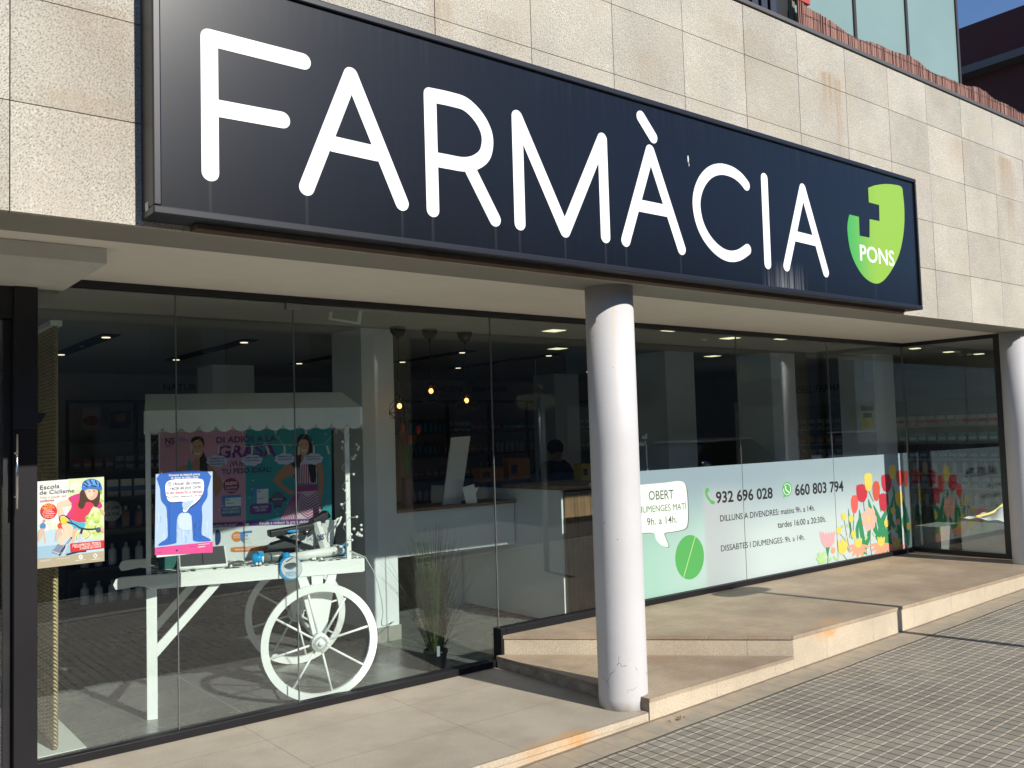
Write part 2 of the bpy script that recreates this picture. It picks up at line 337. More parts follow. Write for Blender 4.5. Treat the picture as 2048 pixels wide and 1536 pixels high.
BLACKF = mat('black_frame', (.012, .012, .015), .42, var=.15, vs=4)
DKFRAME = mat('dark_frame_paint', (.0075, .007, .009), .5, spec=.3, var=.15, vs=3)
SIGNFR = mat('sign_frame', (.010, .012, .018), .38)
WHITE = mat('white_acrylic', (.86, .88, .86), .45)
WPAINT = mat('white_cart_paint', (.88, .90, .88), .42, var=.06, vs=5)
WWALL = mat('white_plaster', (.74, .78, .80), .75, var=.04, vs=3)
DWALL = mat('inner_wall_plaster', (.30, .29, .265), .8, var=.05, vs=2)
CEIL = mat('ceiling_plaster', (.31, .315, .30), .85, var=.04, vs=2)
BLK = mat('black_matte', (.012, .012, .012), .6)
INK = mat('black_ink', (.006, .006, .006), .6)
GREYINK = mat('grey_ink', (.09, .09, .09), .5)
STEEL = mat('steel', (.62, .62, .62), .22, 1.)
GASKET = mat('silicone_joint', (.13, .135, .135), .4)
SKIRT = mat('skirting_tile', (.30, .30, .27), .5, var=.08, vs=6)

# ---------------------------------------------------------------- object helpers
def finish(o, parent, label, cat, group, kind):
    COL.objects.link(o)
    if parent is not None: o.parent = parent
    if label: o['label'] = label
    if cat: o['category'] = cat
    if group: o['group'] = group
    if kind: o['kind'] = kind
    return o
def thing(name, label, cat, loc=(0, 0, 0), rz=0., group=None):
    o = bpy.data.objects.new(name, None); o.empty_display_size = .1; o.location = loc; o.rotation_euler = (0, 0, rz)
    return finish(o, None, label, cat, group, None)
def world_of(p):
    m = Matrix.Identity(4)
    while p is not None:
        m = (Matrix.Translation(p.location) @ p.rotation_euler.to_matrix().to_4x4()) @ m; p = p.parent
    return m
class MB:
    """mesh builder; 'world' vertices are brought into the parent's frame when built"""
    def __init__(s): s.v = []; s.f = []; s.mi = []; s.sm = []; s.mats = []
    def M(s, m):
        if m not in s.mats: s.mats.append(m)
        return s.mats.index(m)
    def add(s, vs, fs, m, smooth=False):
        o = len(s.v); s.v += [Vector(q) for q in vs]; k = s.M(m)
        for f in fs: s.f.append([o+i for i in f]); s.mi.append(k); s.sm.append(smooth)
        return s
    def box(s, a, b, m, rot=None, at=None):
        x0, y0, z0 = (min(p, q) for p, q in zip(a, b)); x1, y1, z1 = (max(p, q) for p, q in zip(a, b))
        vs = [Vector(p) for p in ((x0,y0,z0),(x1,y0,z0),(x1,y1,z0),(x0,y1,z0),(x0,y0,z1),(x1,y0,z1),(x1,y1,z1),(x0,y1,z1))]
        if rot is not None:
            c = Vector(at) if at is not None else (vs[0]+vs[6])/2
            vs = [c + rot@(q-c) for q in vs]
        return s.add(vs, [(0,3,2,1),(4,5,6,7),(0,1,5,4),(1,2,6,5),(2,3,7,6),(3,0,4,7)], m)
    def tube(s, pts, r, m, n=10, cap=True, closed=False):
        pts = [Vector(p) for p in pts]; N = len(pts); rr = r if isinstance(r, (list, tuple)) else [r]*N
        vs = []; fs = []; prev = None
        for i, p in enumerate(pts):
            if closed: d = pts[(i+1) % N]-pts[i-1]
            else: d = pts[min(i+1, N-1)]-pts[max(i-1, 0)]
            d.normalize()
            if prev is None:
                a = d.orthogonal().normalized()
            else:
                a = prev - d*prev.dot(d); a.normalize()
            prev = a; b = d.cross(a)
            for k in range(n):
                t = 2*math.pi*k/n; vs.append(p+(a*math.cos(t)+b*math.sin(t))*rr[i])
        for i in range(N if closed else N-1):
            j = (i+1) % N
            for k in range(n): fs.append((i*n+k, i*n+(k+1) % n, j*n+(k+1) % n, j*n+k))
        if cap and not closed: fs.append(tuple(reversed(range(n)))); fs.append(tuple((N-1)*n+k for k in range(n)))
        return s.add(vs, fs, m, True)
    def lathe(s, c, prof, m, n=24, smooth=True, axis='z'):
        c = Vector(c); vs = []; fs = []
        for r, z in prof:
            for k in range(n):
                t = 2*math.pi*k/n
                q = Vector((r*math.cos(t), r*math.sin(t), z))
                if axis == 'y': q = Vector((q.x, -q.z, q.y))
                if axis == 'x': q = Vector((q.z, q.x, q.y))
                vs.append(c+q)
        for i in range(len(prof)-1):
            for k in range(n): fs.append((i*n+k, i*n+(k+1) % n, (i+1)*n+(k+1) % n, (i+1)*n+k))
        fs.append(tuple(reversed(range(n)))); fs.append(tuple((len(prof)-1)*n+k for k in range(n)))
        return s.add(vs, fs, m, smooth)
    def sphere(s, c, r, m, n=12, k=8, sc=(1, 1, 1)):
        c = Vector(c); prof = [(max(1e-4, r*math.sin(math.pi*i/k)), -r*math.cos(math.pi*i/k)) for i in range(k+1)]
        o = len(s.v); s.lathe((0, 0, 0), prof, m, n)
        for i in range(o, len(s.v)): q = s.v[i]; s.v[i] = c+Vector((q.x*sc[0], q.y*sc[1], q.z*sc[2]))
        return s
    def prism(s, pts, dvec, m, back=True):
        """planar outline, thickened by dvec"""
        pts = [Vector(p) for p in pts]; d = Vector(dvec); n = len(pts)
        tri = tessellate_polygon([pts]); 
        nrm = Vector((0, 0, 0))
        for i in range(n): nrm += (pts[i]-pts[0]).cross(pts[(i+1) % n]-pts[0])
        flip = nrm.dot(d) > 0
        vs = pts+[p+d for p in pts]; fs = []
        for t in tri:
            tn = (pts[t[1]]-pts[t[0]]).cross(pts[t[2]]-pts[t[0]])
            a = t if (tn.dot(d) < 0) else tuple(reversed(t)); fs.append(tuple(a))
            if back: fs.append(tuple(n+i for i in reversed(a)))
        for i in range(n):
            j = (i+1) % n; q = (i, j, n+j, n+i); fs.append(tuple(reversed(q)) if not flip else q)
        return s.add(vs, fs, m)
    def build(s, name, parent=None, label=None, cat=None, group=None, kind=None, bevel=0., rnd=False, local=False):
        me = bpy.data.meshes.new(name)
        if parent is not None and not local:
            inv = world_of(parent).inverted(); vs = [inv@q for q in s.v]
        else: vs = s.v
        me.from_pydata([tuple(q) for q in vs], [], s.f)
        for m in s.mats: me.materials.append(m)
        me.polygons.foreach_set('material_index', s.mi); me.polygons.foreach_set('use_smooth', s.sm)
        if rnd:
            at = me.attributes.new('rnd', 'FLOAT', 'FACE'); vals = []
            for i in range(len(s.f)): vals.append(rnd_val(i//6))
            at.data.foreach_set('value', vals)
        me.update()
        o = bpy.data.objects.new(name, me)
        if bevel:
            bv = o.modifiers.new('bevel', 'BEVEL'); bv.width = bevel; bv.segments = 2; bv.limit_method = 'ANGLE'
        return finish(o, parent, label, cat, group, kind)
def rnd_val(i): return random.Random(i*7919+13).random()
def clone(root, loc=None, rz=None, label=None, group=None, mats=None):
    r = root.copy(); COL.objects.link(r)
    if loc is not None: r.location = loc
    if rz is not None: r.rotation_euler = (0, 0, rz)
    if label: r['label'] = label
    if group: r['group'] = group
    for ch in list(root.children):
        c = ch.copy(); COL.objects.link(c); c.parent = r
        for gch in list(ch.children):
            d = gch.copy(); COL.objects.link(d); d.parent = c
    return r

# text as mesh -----------------------------------------------------------
_tc = {}
def text_geo(s, bold=0.):
    k = (s, bold)
    if k in _tc: return _tc[k]
    cu = bpy.data.curves.new('t', 'FONT'); cu.body = s; cu.size = 1; cu.offset = bold; cu.resolution_u = 3
    o = bpy.data.objects.new('t', cu); COL.objects.link(o)
    dg = bpy.context.evaluated_depsgraph_get(); me = o.evaluated_get(dg).to_mesh()
    vs = [tuple(v.co) for v in me.vertices]; fs = [tuple(p.vertices) for p in me.polygons]
    o.evaluated_get(dg).to_mesh_clear(); COL.objects.unlink(o); bpy.data.objects.remove(o); bpy.data.curves.remove(cu)
    _tc[k] = (vs, fs); return _tc[k]
def put_text(mb, s, origin, uvec, vvec, m, w=None, h=None, bold=0., mirror=False):
    """writes s with its lower-left corner at origin; w = total width, h = height of the capitals"""
    vs, fs = text_geo(s, bold); x0 = min(v[0] for v in vs); x1 = max(v[0] for v in vs)
    sy = (h or .05)/.70; sx = (w/(x1-x0)) if w else sy
    O = Vector(origin); U = Vector(uvec).normalized(); V = Vector(vvec).normalized()
    pts = [O+U*(((x1-v[0]) if mirror else (v[0]-x0))*sx)+V*(v[1]*sy) for v in vs]
    mb.add(pts, fs, m)
    return mb
XU, ZU = Vector((1, 0, 0)), Vector((0, 0, 1))

def catmull(pts, n=6, closed=False):
    out = []; N = len(pts)
    rngi = range(N) if closed else range(N-1)
    for i in rngi:
        p0 = pts[i-1] if (i > 0 or closed) else pts[i]; p1 = pts[i]; p2 = pts[(i+1) % N]; p3 = pts[(i+2) % N] if (i+2 < N or closed) else pts[(i+1) % N]
        for k in range(n):
            t = k/n
            out.append(tuple(.5*((2*b)+(-a+c)*t+(2*a-5*b+4*c-d)*t*t+(-a+3*b-3*c+d)*t**3) for a, b, c, d in zip(p0, p1, p2, p3)))
    if not closed: out.append(tuple(pts[-1]))
    return out
def ribbon2(pts, w, cap=7):
    """2D outline of a round-ended stroke"""
    P = [Vector((p[0], p[1])) for p in pts]; L = []; Rr = []
    for i, p in enumerate(P):
        d = (P[min(i+1, len(P)-1)]-P[max(i-1, 0)]).normalized(); nn = Vector((-d.y, d.x)); L.append(p+nn*w/2); Rr.append(p-nn*w/2)
    def capf(c, a0):
        return [c+Vector((math.cos(a0-math.pi*k/cap), math.sin(a0-math.pi*k/cap)))*w/2 for k in range(1, cap)]
    d = (P[-1]-P[-2]).normalized(); a = math.atan2(d.x, -d.y)
    d0 = (P[0]-P[1]).normalized()
    e = capf(P[-1], math.atan2(L[-1].y-P[-1].y, L[-1].x-P[-1].x)); b = capf(P[0], math.atan2(Rr[0].y-P[0].y, Rr[0].x-P[0].x))
    return [tuple(q) for q in (L+e+Rr[::-1]+b)]

class Art:
    """flat print on a plane: pixel outlines of the photograph laid on the print's own plane, each layer 0.15 mm proud"""
    def __init__(s, proj, nrm, zoom=(0, 0, 1), y0=0.0004):
        s.p = proj; s.n = Vector(nrm); s.z = zoom; s.k = y0; s.mb = MB()
    def pt(s, q):
        ox, oy, sc = s.z; return s.p(ox+q[0]/sc, oy+q[1]/sc)
    def poly(s, pts, m, step=.00003):
        s.k += step; w_ = [s.pt(q)+s.n*s.k for q in pts]
        tri = tessellate_polygon([w_]); fs = []
        for t in tri:
            a, b, c = (w_[i] for i in t)
            fs.append(tuple(t) if (b-a).cross(c-a).dot(s.n) > 0 else tuple(reversed(t)))
        s.mb.add(w_, fs, m); return s
    def smooth(s, pts, m, n=5): return s.poly(catmull(pts, n, True), m)
    def ell(s, cx, cy, rx, ry, m, rot=0., n=24):
        return s.poly([(cx+rx*math.cos(t)*math.cos(rot)-ry*math.sin(t)*math.sin(rot), cy+rx*math.cos(t)*math.sin(rot)+ry*math.sin(t)*math.cos(rot)) for t in (2*math.pi*i/n for i in range(n))], m)
    def line(s, pts, w, m, sm=True):
        q = catmull(pts, 5) if (sm and len(pts) > 2) else pts
        return s.poly(ribbon2(q, w), m)
    def text(s, t, a, b, h, m, bold=0., mirror=False):
        """a = baseline left, b = baseline right (zoom pixels), h = capital height in zoom pixels"""
        A = s.pt(a); B = s.pt(b); T = s.pt((a[0], a[1]-h)); H_ = (T-A).length; L_ = (B-A).length; U = (B-A).normalized()
        if 'M' in t and bold > 0:      # the heavy M of the built-in face folds over itself: thicken by shifted layers
            for q in (-1, 0, 1):
                s.k += .00003; put_text(s.mb, t, A+s.n*s.k+U*(q*bold*H_*1.2), B-A, ZU, m, L_, H_, 0, mirror)
        else:
            s.k += .00003; put_text(s.mb, t, A+s.n*s.k, B-A, ZU, m, L_, H_, bold, mirror)
        return s

# ================================================================ SETTING
def zpav(x): return -.06+.024*(x-3.5)
mb = MB()
xs = [-60, -20, 0, 3.5, 9, 14, 60]
def pz(x): return zpav(max(-3, min(16, x)))
vs = []; fs = []
for x in xs: vs += [(x, .55, pz(x)), (x, 3.81, pz(x))]
for i in range(len(xs)-1): fs.append((2*i, 2*i+2, 2*i+3, 2*i+1))
mb.add(vs, fs, M_PAV); mb.build('pavement', kind='structure')
KERBM = granite('street_kerb', (.40, .37, .33), (.26, .23, .2), (.5, .47, .42), 160, .8, joints=(1.0, 50, 'y', .004, 0, -20))
mb = MB(); vs = []; fs = []
for x in xs:
    z = pz(x); vs += [(x, .36, z-.14), (x, .36, z-.01), (x, .375, z+.002), (x, .55, z+.004)]
for i in range(len(xs)-1):
    for k in range(3): fs.append((4*i+k, 4*(i+1)+k, 4*(i+1)+k+1, 4*i+k+1))
mb.add(vs, fs, KERBM); mb.build('kerb', kind='structure')
mb = MB(); vs = []; fs = []
for x in xs: vs += [(x, -9.5, pz(x)-.13), (x, .40, pz(x)-.13)]
for i in range(len(xs)-1): fs.append((2*i, 2*i+2, 2*i+3, 2*i+1))
mb.add(vs, fs, M_ASPH); mb.build('road', kind='structure')
RW = mat('road_white', (.62, .62, .58), .8, var=.35, vs=30)
mb = MB()
def strip(pts, wd):
    for (xa, ya), (xb, yb) in zip(pts[:-1], pts[1:]):
        d = Vector((xb-xa, yb-ya, 0)); n_ = max(1, int(d.length/1.5)); q = Vector((-d.y, d.x, 0)).normalized()*wd/2
        for i in range(n_):
            p0 = Vector((xa, ya, 0))+d*i/n_; p1 = Vector((xa, ya, 0))+d*(i+1)/n_
            mb.add([Vector((c.x, c.y, pz(c.x)-.125)) for c in (p0-q, p1-q, p1+q, p0+q)], [(0, 1, 2, 3)], RW)
strip([(-8, -1.72), (4.4, -1.72)], .10); strip([(4.4, -1.2), (5.6, -.85), (9, -.75)], .08); strip([(-20, -5.2), (30, -5.2)], .12)
mb.build('road_marking', kind='structure')
mb = MB(); vs = []; fs = []
for x in xs: z = pz(x); vs += [(x, -9.5, z-.13), (x, -9.5, z+.01), (x, -15, z+.02), ]
for i in range(len(xs)-1):
    for k in range(2): fs.append((3*i+k, 3*(i+1)+k, 3*(i+1)+k+1, 3*i+k+1))
mb.add(vs, fs, KERBM); mb.build('far_pavement', kind='structure')
mb = MB(); mb.add([(-90, -90, -.6), (90, -90, -.6), (90, 90, -.6), (-90, 90, -.6)], [(0, 1, 2, 3)], M_ASPH); mb.build('ground', kind='structure')

# terraces in front of the shop (granite steps)
mb = MB()
mb.box((-12, 3.8, -.6), (3.975, 5.27, -.002), M_EDGE)
mb.add([(-12, 3.796, 0), (3.975, 3.796, 0), (3.975, 5.27, 0), (-12, 5.27, 0)], [(0, 1, 2, 3)], M_PLATG)
mb.box((-12, 3.790, -.036), (3.965, 3.80, -.0015), M_EDGE)
mb.build('lower_terrace', kind='structure')
mb = MB()
A0, A1 = (4.03, 5.30), (5.43, 3.80)
mb.prism([(3.98, 3.795, -.6), (5.425, 3.795, -.6), (4.03, 5.28, -.6), (3.98, 5.28, -.6)], (0, 0, .655), M_EDGE)
mb.prism([(3.978, 3.791, .056), (5.427, 3.791, .056), (4.03, 5.28, .056), (3.978, 5.28, .056)], (0, 0, .022), M_PLAT)
mb.build('middle_step', kind='structure')
mb = MB()
mb.prism([(5.435, 3.80, -.6), (16, 3.80, -.6), (16, 5.27, -.6), (4.045, 5.27, -.6)], (0, 0, .79), M_EDGE)
mb.prism([(5.430, 3.792, .1905), (16, 3.792, .1905), (16, 5.27, .1905), (4.035, 5.27, .1905)], (0, 0, .0245), M_PLAT)
mb.build('upper_terrace', kind='structure')

# shop interior shell
mb = MB(); mb.add([(-6, 5.30, 0), (13, 5.30, 0), (13, 13, 0), (-6, 13, 0)], [(0, 1, 2, 3)], M_FLOOR)
mb.add([(9.97, 4.2, .19), (13, 4.2, .19), (13, 5.30, .19), (9.97, 5.30, .19)], [(0, 1, 2, 3)], M_FLOOR)
mb.build('shop_floor', kind='structure')
shop = thing('pharmacy_building', 'two storey building clad in speckled beige granite with a glazed ground floor', 'building', (0, 3.8, 0))
mb = MB()
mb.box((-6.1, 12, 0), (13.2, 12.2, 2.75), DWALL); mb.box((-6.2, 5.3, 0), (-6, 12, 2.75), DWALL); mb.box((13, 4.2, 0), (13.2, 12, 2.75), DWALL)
mb.box((11.35, 4.20, 0), (16, 4.3, 2.574), DWALL); mb.build('inner_wall', shop)  # front wall at the right end, added to keep sun off the shelves
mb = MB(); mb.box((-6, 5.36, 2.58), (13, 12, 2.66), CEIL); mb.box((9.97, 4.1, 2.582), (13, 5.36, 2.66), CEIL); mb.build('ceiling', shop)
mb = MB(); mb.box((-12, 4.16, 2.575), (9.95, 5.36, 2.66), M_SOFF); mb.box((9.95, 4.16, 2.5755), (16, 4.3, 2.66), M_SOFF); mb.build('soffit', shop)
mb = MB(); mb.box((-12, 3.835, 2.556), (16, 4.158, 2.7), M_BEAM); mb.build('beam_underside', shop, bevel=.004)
# upper wall: cladding of separate slabs with open joints on a dark backing
mb = MB(); jx = [5.19+(.6514 if k < 0 else .642)*k for k in range(-26, 17)]; jz = [FZ, 2.98, 3.40, 3.83, 4.27, 4.635]
gp = .0022
for i in range(len(jx)-1):
    for k in range(5):
        if jx[i] < -11 : continue
        mb.box((jx[i]+gp, 3.80+random.uniform(-.0008, .0008), jz[k]+(gp if k else 0)), (jx[i+1]-gp, 3.83, jz[k+1]-gp), M_FAC)
mb.build('granite_cladding', shop, rnd=True)
mb = MB(); mb.box((-11.2, 3.829, FZ+.003), (15.4, 3.9, 4.634), mat('joint_backing', (.10, .075, .05), .9)); mb.box((-11.2, 3.9, 2.66), (15.4, 4.1, 4.634), DWALL); mb.build('wall_backing', shop)
mb = MB(); mb.box((-11.2, 3.785, 4.637), (15.4, 4.13, 4.668), mat('coping_metal', (.10, .095, .09), .45)); mb.build('coping', shop, bevel=.003)
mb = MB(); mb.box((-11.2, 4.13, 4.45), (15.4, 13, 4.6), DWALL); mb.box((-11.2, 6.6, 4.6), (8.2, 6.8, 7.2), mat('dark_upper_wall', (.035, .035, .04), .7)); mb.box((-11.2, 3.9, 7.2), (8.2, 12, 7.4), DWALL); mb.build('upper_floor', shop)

# structural columns
def column(x, y, label):
    t = thing('round_column', label, 'column', (x, y, 0), group='round columns under the overhang')
    m = MB(); n = 64; prof = [(.150, -.02), (.150, .06), (.1505, .8), (.150, 1.6), (.150, 2.557)]
    m.lathe((0, 0, 0), prof, M_COLM, n); m.build('shaft', t, local=True)
    return t
c1 = column(3.982, 4.009, 'chipped pale grey round concrete column standing at the step')
column(9.78, 4.009, 'pale grey round column at the right end of the glass front')
mb = MB(); mb.box((4.035, 3.865, .0), (3.99, 3.815, .055), BLK)
m_ = mb.build('floor_slot', c1)

# ================================================================ SHOPFRONT GLAZING
sf = thing('shopfront', 'frameless glass shop front with black rails between terrace and soffit', 'shop front', (4.0, 5.32, 0))
mb = MB()
mb.box((.995, 5.27, .0), (4.035, 5.36, .045), DKFRAME); mb.box((4.075, 5.27, .2155), (9.93, 5.36, .262), DKFRAME)
mb.box((4.02, 5.268, .003), (4.07, 5.362, .262), DKFRAME)
mb.box((.995, 5.29, 2.535), (9.95, 5.35, 2.5745), BLACKF)
mb.box((9.935, 4.30, .2158), (9.985, 5.355, .262), BLACKF); mb.box((9.935, 4.30, 2.535), (9.985, 5.288, 2.5745), BLACKF)
mb.box((9.93, 4.235, .2157), (9.99, 4.299, 2.574), BLACKF)
mb.build('frame', sf, bevel=.002)
xg = [1.0, 1.585, 2.475, 4.035, 5.0, 6.93, 8.44, 9.94]
xg = [1.0, ony(354, 1000, 5.32).x, 2.475, 4.037, 6.93, 8.44, 9.94]
for i in range(len(xg)-1):
    z0 = .045 if i < 3 else .262
    mb = MB(); mb.box((xg[i]+.003, 5.315, z0), (xg[i+1]-.003, 5.325, 2.535), M_GLASS); mb.build('pane', sf)
mb = MB(); mb.box((9.952, 4.30, .262), (9.962, 5.31, 2.535), M_GLASS); mb.build('pane', sf)
for i in range(1, 6):
    z0 = .045 if i < 3 else .262
    mb = MB(); mb.box((xg[i]-.0022, 5.3135, z0), (xg[i]+.0022, 5.327, 2.535), GASKET); mb.build('joint', sf)
mb = MB(); mb.box((9.944, 5.311, .262), (9.955, 5.327, 2.535), GASKET); mb.build('joint', sf)
CLEARC = mat('patch_fitting', (.25, .26, .26), .3, .6)
for x in (2.475, 8.44):
    mb = MB(); mb.box((x-.05, 5.305, 2.49), (x+.05, 5.335, 2.534), CLEARC); mb.build('patch_fitting', sf, bevel=.004)

# entrance frame at the far left
dr = thing('entrance_door', 'black framed entrance door with long steel pull handle at the left edge', 'door', (.6, 5.25, 0))
mb = MB(); mb.box((.885, 5.20, 0), (.992, 5.36, 1.76), DKFRAME); mb.box((.883, 5.198, 1.762), (.994, 5.36, 2.574), BLACKF); mb.build('post', dr, bevel=.002)
mb = MB(); mb.box((-.6, 5.22, 2.335), (.882, 5.34, 2.574), BLACKF); mb.build('header', dr)
mb = MB(); mb.box((.845, 5.262, .05), (.880, 5.30, 2.33), BLACKF); mb.box((-.6, 5.262, .0), (.880, 5.30, .048), BLACKF); mb.build('door_frame', dr)
mb = MB(); mb.box((-.6, 5.275, .05), (.844, 5.285, 2.33), M_GLASS); mb.build('pane', dr)
mb = MB(); mb.tube([(.89, 5.150, 1.36), (.89, 5.150, 1.735)], .006, STEEL); mb.tube([(.887, 5.155, 1.64), (.887, 5.20, 1.64)], .007, STEEL)
mb.tube([(.887, 5.155, 1.42), (.887, 5.20, 1.42)], .007, STEEL); mb.build('handle', dr)
mb = MB(); mb.prism([(.994, 5.20, 1.845), (1.035, 5.20, 1.845), (1.005, 5.20, 1.79), (.994, 5.20, 1.79)], (0, .03, 0), BLACKF); mb.build('bracket', dr)
mb = MB(); mb.box((.2, 4.40, 2.50), (1.13, 5.26, 2.5745), mat('canopy_panel', (.60, .60, .55), .55, var=.05)); 
mb.build('ceiling_panel', None, 'pale flat panel fixed to the soffit above the black door post', 'ceiling panel', bevel=.004)

# ================================================================ SHOP SIGN
SX0, SX1, SY, SZ0, SZ1 = 1.108, 7.187, 3.65, 2.575, 3.652
sg = thing('shop_sign', 'long dark blue fascia sign box with big white lettering and a green shield', 'shop sign', (4.1, 3.8, 2.57))
mb = MB(); mb.box((SX0+.012, SY+.004, SZ0+.012), (SX1-.012, 3.797, SZ1-.012), M_SIGN); mb.build('panel', sg)
mb = MB(); fwid = .034
for a, b in (((SX0, SY-.012, SZ0), (SX1, 3.798, SZ0+fwid)), ((SX0, SY-.012, SZ1-fwid), (SX1, 3.798, SZ1)), ((SX0, SY-.0115, SZ0+fwid), (SX0+fwid, 3.7975, SZ1-fwid)), ((SX1-fwid*.6, SY-.0115, SZ0+fwid), (SX1, 3.7975, SZ1-fwid))):
    mb.box(a, b, SIGNFR)
mb.build('frame', sg, bevel=.006)
mb = MB(); mb.box((SX0+.2, 3.72, SZ0-.022), (SX1-.14, 3.797, SZ0-.001), mat('sign_strip_brown', (.10, .065, .045), .8, var=.3, vs=12)); mb.build('under_strip', sg)  # dark brown strip below the sign box
mb = MB(); q = ony(293, 421, 3.75); mb.box((SX0-.0015, 3.70, 2.60), (SX0-.0003, 3.74, 2.635), mat('sticker_white', (.5, .5, .48), .6)); mb.build('maker_plate', sg)
LZA = (400, 50, 2.926); LZB = (960, 200, 2.926)
def zp(z, q): return ony(z[0]+q[0]/z[2], z[1]+q[1]/z[2], SY)
LW = .0735
letters = [
 ('F', LZA, [[(55, 72), (62, 862)], [(55, 72), (605, 212)], [(60, 478), (482, 555)]]),
 ('A', LZA, [[(884, 292), (626, 950)], [(884, 292), (1184, 1042)], [(775, 694), (1035, 752)]]),
 ('R', LZA, [[(1347, 408), (1365, 1080)], 's', [(1347, 408), (1470, 434), (1560, 466), (1640, 550), (1682, 650), (1672, 750), (1620, 800), (1550, 815), (1455, 800), (1360, 782)], [(1572, 822), (1728, 1138)]]),
 ('M', LZB, [[(218, 98), (236, 722)], [(218, 98), (500, 766)], [(716, 228), (500, 766)], [(716, 228), (736, 800)]]),
 ('A', LZB, [[(997, 296), (855, 822)], [(997, 296), (1182, 872)], [(930, 616), (1090, 648)], [(942, 98), (1014, 218)]]),
 ('C', LZB, ['s', [(1560, 498), (1525, 455), (1475, 420), (1410, 404), (1350, 422), (1302, 475), (1274, 550), (1270, 630), (1290, 725), (1332, 810), (1392, 878), (1455, 912), (1515, 908), (1568, 874)]]),
 ('I', LZB, [[(1665, 458), (1686, 958)]]),
 ('A', LZB, [[(1889, 518), (1796, 972)], [(1889, 518), (2026, 1008)], [(1842, 795), (1960, 824)]]),
]
for nm, z, strokes in letters:
    mb = MB(); sm = False; k = 0
    for st in strokes:
        if st == 's': sm = True; continue
        q = [zp(z, p) for p in st]; q2 = [(p.x, p.z) for p in q]
        if sm and len(q2) > 2: q2 = catmull(q2, 7)
        out = ribbon2(q2, LW, 10); k += 1; yy = SY+.0025-.0004*k
        mb.prism([(a, yy, b) for a, b in out], (0, .0025+.0004*k, 0), WHITE, back=False); sm = False
    mb.build('letter', sg)
EZ = (1448, 300, 3.413)
ep = [(985, 258), (1030, 241), (1098, 232), (1160, 236), (1212, 252), (1224, 310), (1232, 400), (1232, 500), (1222, 600), (1200, 700), (1165, 785), (1125, 850), (1085, 895), (1042, 912), (990, 893), (940, 845), (895, 770), (865, 690), (850, 610), (843, 530), (849, 475), (858, 440), (922, 456), (927, 585), (995, 598), (995, 472), (1063, 485), (1060, 375), (990, 357)]
mb = MB(); mb.prism([zp(EZ, q)+Vector((0, .0015, 0)) for q in [ep[0]]+catmull(ep[1:22], 5)+ep[22:]], (0, .004, 0), M_EMB, back=False); em = mb.build('shield_emblem', sg)
mb = MB(); a = zp(EZ, (932, 752)); b = zp(EZ, (1165, 790)); 
put_text(mb, 'PONS', (a.x, SY+.0008, a.z), XU, ZU, WHITE, b.x-a.x, (zp(EZ, (932, 645))-a).length, .012); mb.build('lettering', em)
WM = mat('bird_dropping', (.6, .6, .57), .8)
mb = MB(); q = ony(1377, 318, SY); mb.sphere((q.x, SY+.003, q.z), .012, WM, 12, 8, (.6, .12, 2.0)); mb.sphere((q.x+.006, SY+.003, q.z-.035), .006, WM, 8, 6, (.6, .15, 2.0)); mb.build('dropping', sg)
# small clear lamp dome above the sign
mb = MB(); q = ony(1746, 333, 3.72); mb.sphere((q.x, 3.74, 3.665), .045, mat('clear_dome', (.75, .76, .74), .15), sc=(1, 1, .9)); mb.build('photocell_dome', None, 'small pale dome sitting on top of the dark fascia sign', 'light sensor')

# ================================================================ WINDOW FILM
FY = 5.3115
fl = thing('window_film', 'pale blue green printed film with opening hours and tulips on the glass', 'window sticker', (4.35, FY, .262))
fx = [4.32, 6.93, 8.44, 9.94]
fz = 1.325
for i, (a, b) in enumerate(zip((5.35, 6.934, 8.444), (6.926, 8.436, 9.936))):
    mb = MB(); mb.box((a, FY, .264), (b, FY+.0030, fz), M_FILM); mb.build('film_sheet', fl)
fp = lambda px, py: ony(px, py, FY)
Z8 = (1260, 900, 3.413)
FN = (0, -1, 0)
ar = Art(fp, FN, Z8, .0003)
rows = [('932 696 028', (588, 362), (975, 327), 76, .024), ('660 803 794', (1128, 310), (1458, 280), 74, .024), ('DILLUNS A DIVENDRES: matins 9h. a 14h.', (616, 488), (1262, 413), 42, .010),
        ('tardes 16:00 a 20:30h.', (1008, 532), (1338, 490), 42, .010), ('DISSABTES I DIUMENGES: 9h. a 14h.', (622, 693), (1192, 612), 42, .010)]
for s_, a, b, h, bo in rows: ar = Art(fp, FN, Z8, .0003); ar.text(s_, a, b, h, INK, bo); ar.mb.build('text_line', fl)
# speech bubble
BUB = mat('bubble_pale', (.62, .76, .64), .5); GRN = mat('print_green', (.07, .32, .08), .5); GRN2 = mat('print_light_green', (.35, .55, .22), .5); DGRN = mat('print_dark_green', (.03, .22, .09), .5)
ar = Art(fp, FN, Z8, .0003)
bub = [(-45, 252), (100, 236), (250, 222), (330, 212), (372, 228), (388, 290), (394, 400), (394, 480), (378, 535), (300, 556), (236, 568), (246, 610), (262, 660), (215, 650), (178, 610), (160, 566), (60, 568), (-60, 566), (-90, 500), (-92, 300)]
ar.smooth([(p[0]+6, p[1]+4) for p in bub], GREYINK, 4); ar.smooth(bub, BUB, 4)
ar.text('OBERT', (128, 342), (298, 330), 62, GREYINK, .01); ar.text('DIUMENGES MAT\u00cd', (44, 433), (385, 404), 46, GREYINK, .006); ar.text('9h. a 14h.', (115, 515), (322, 495), 50, GREYINK, .008)
ar.mb.build('speech_bubble', fl)
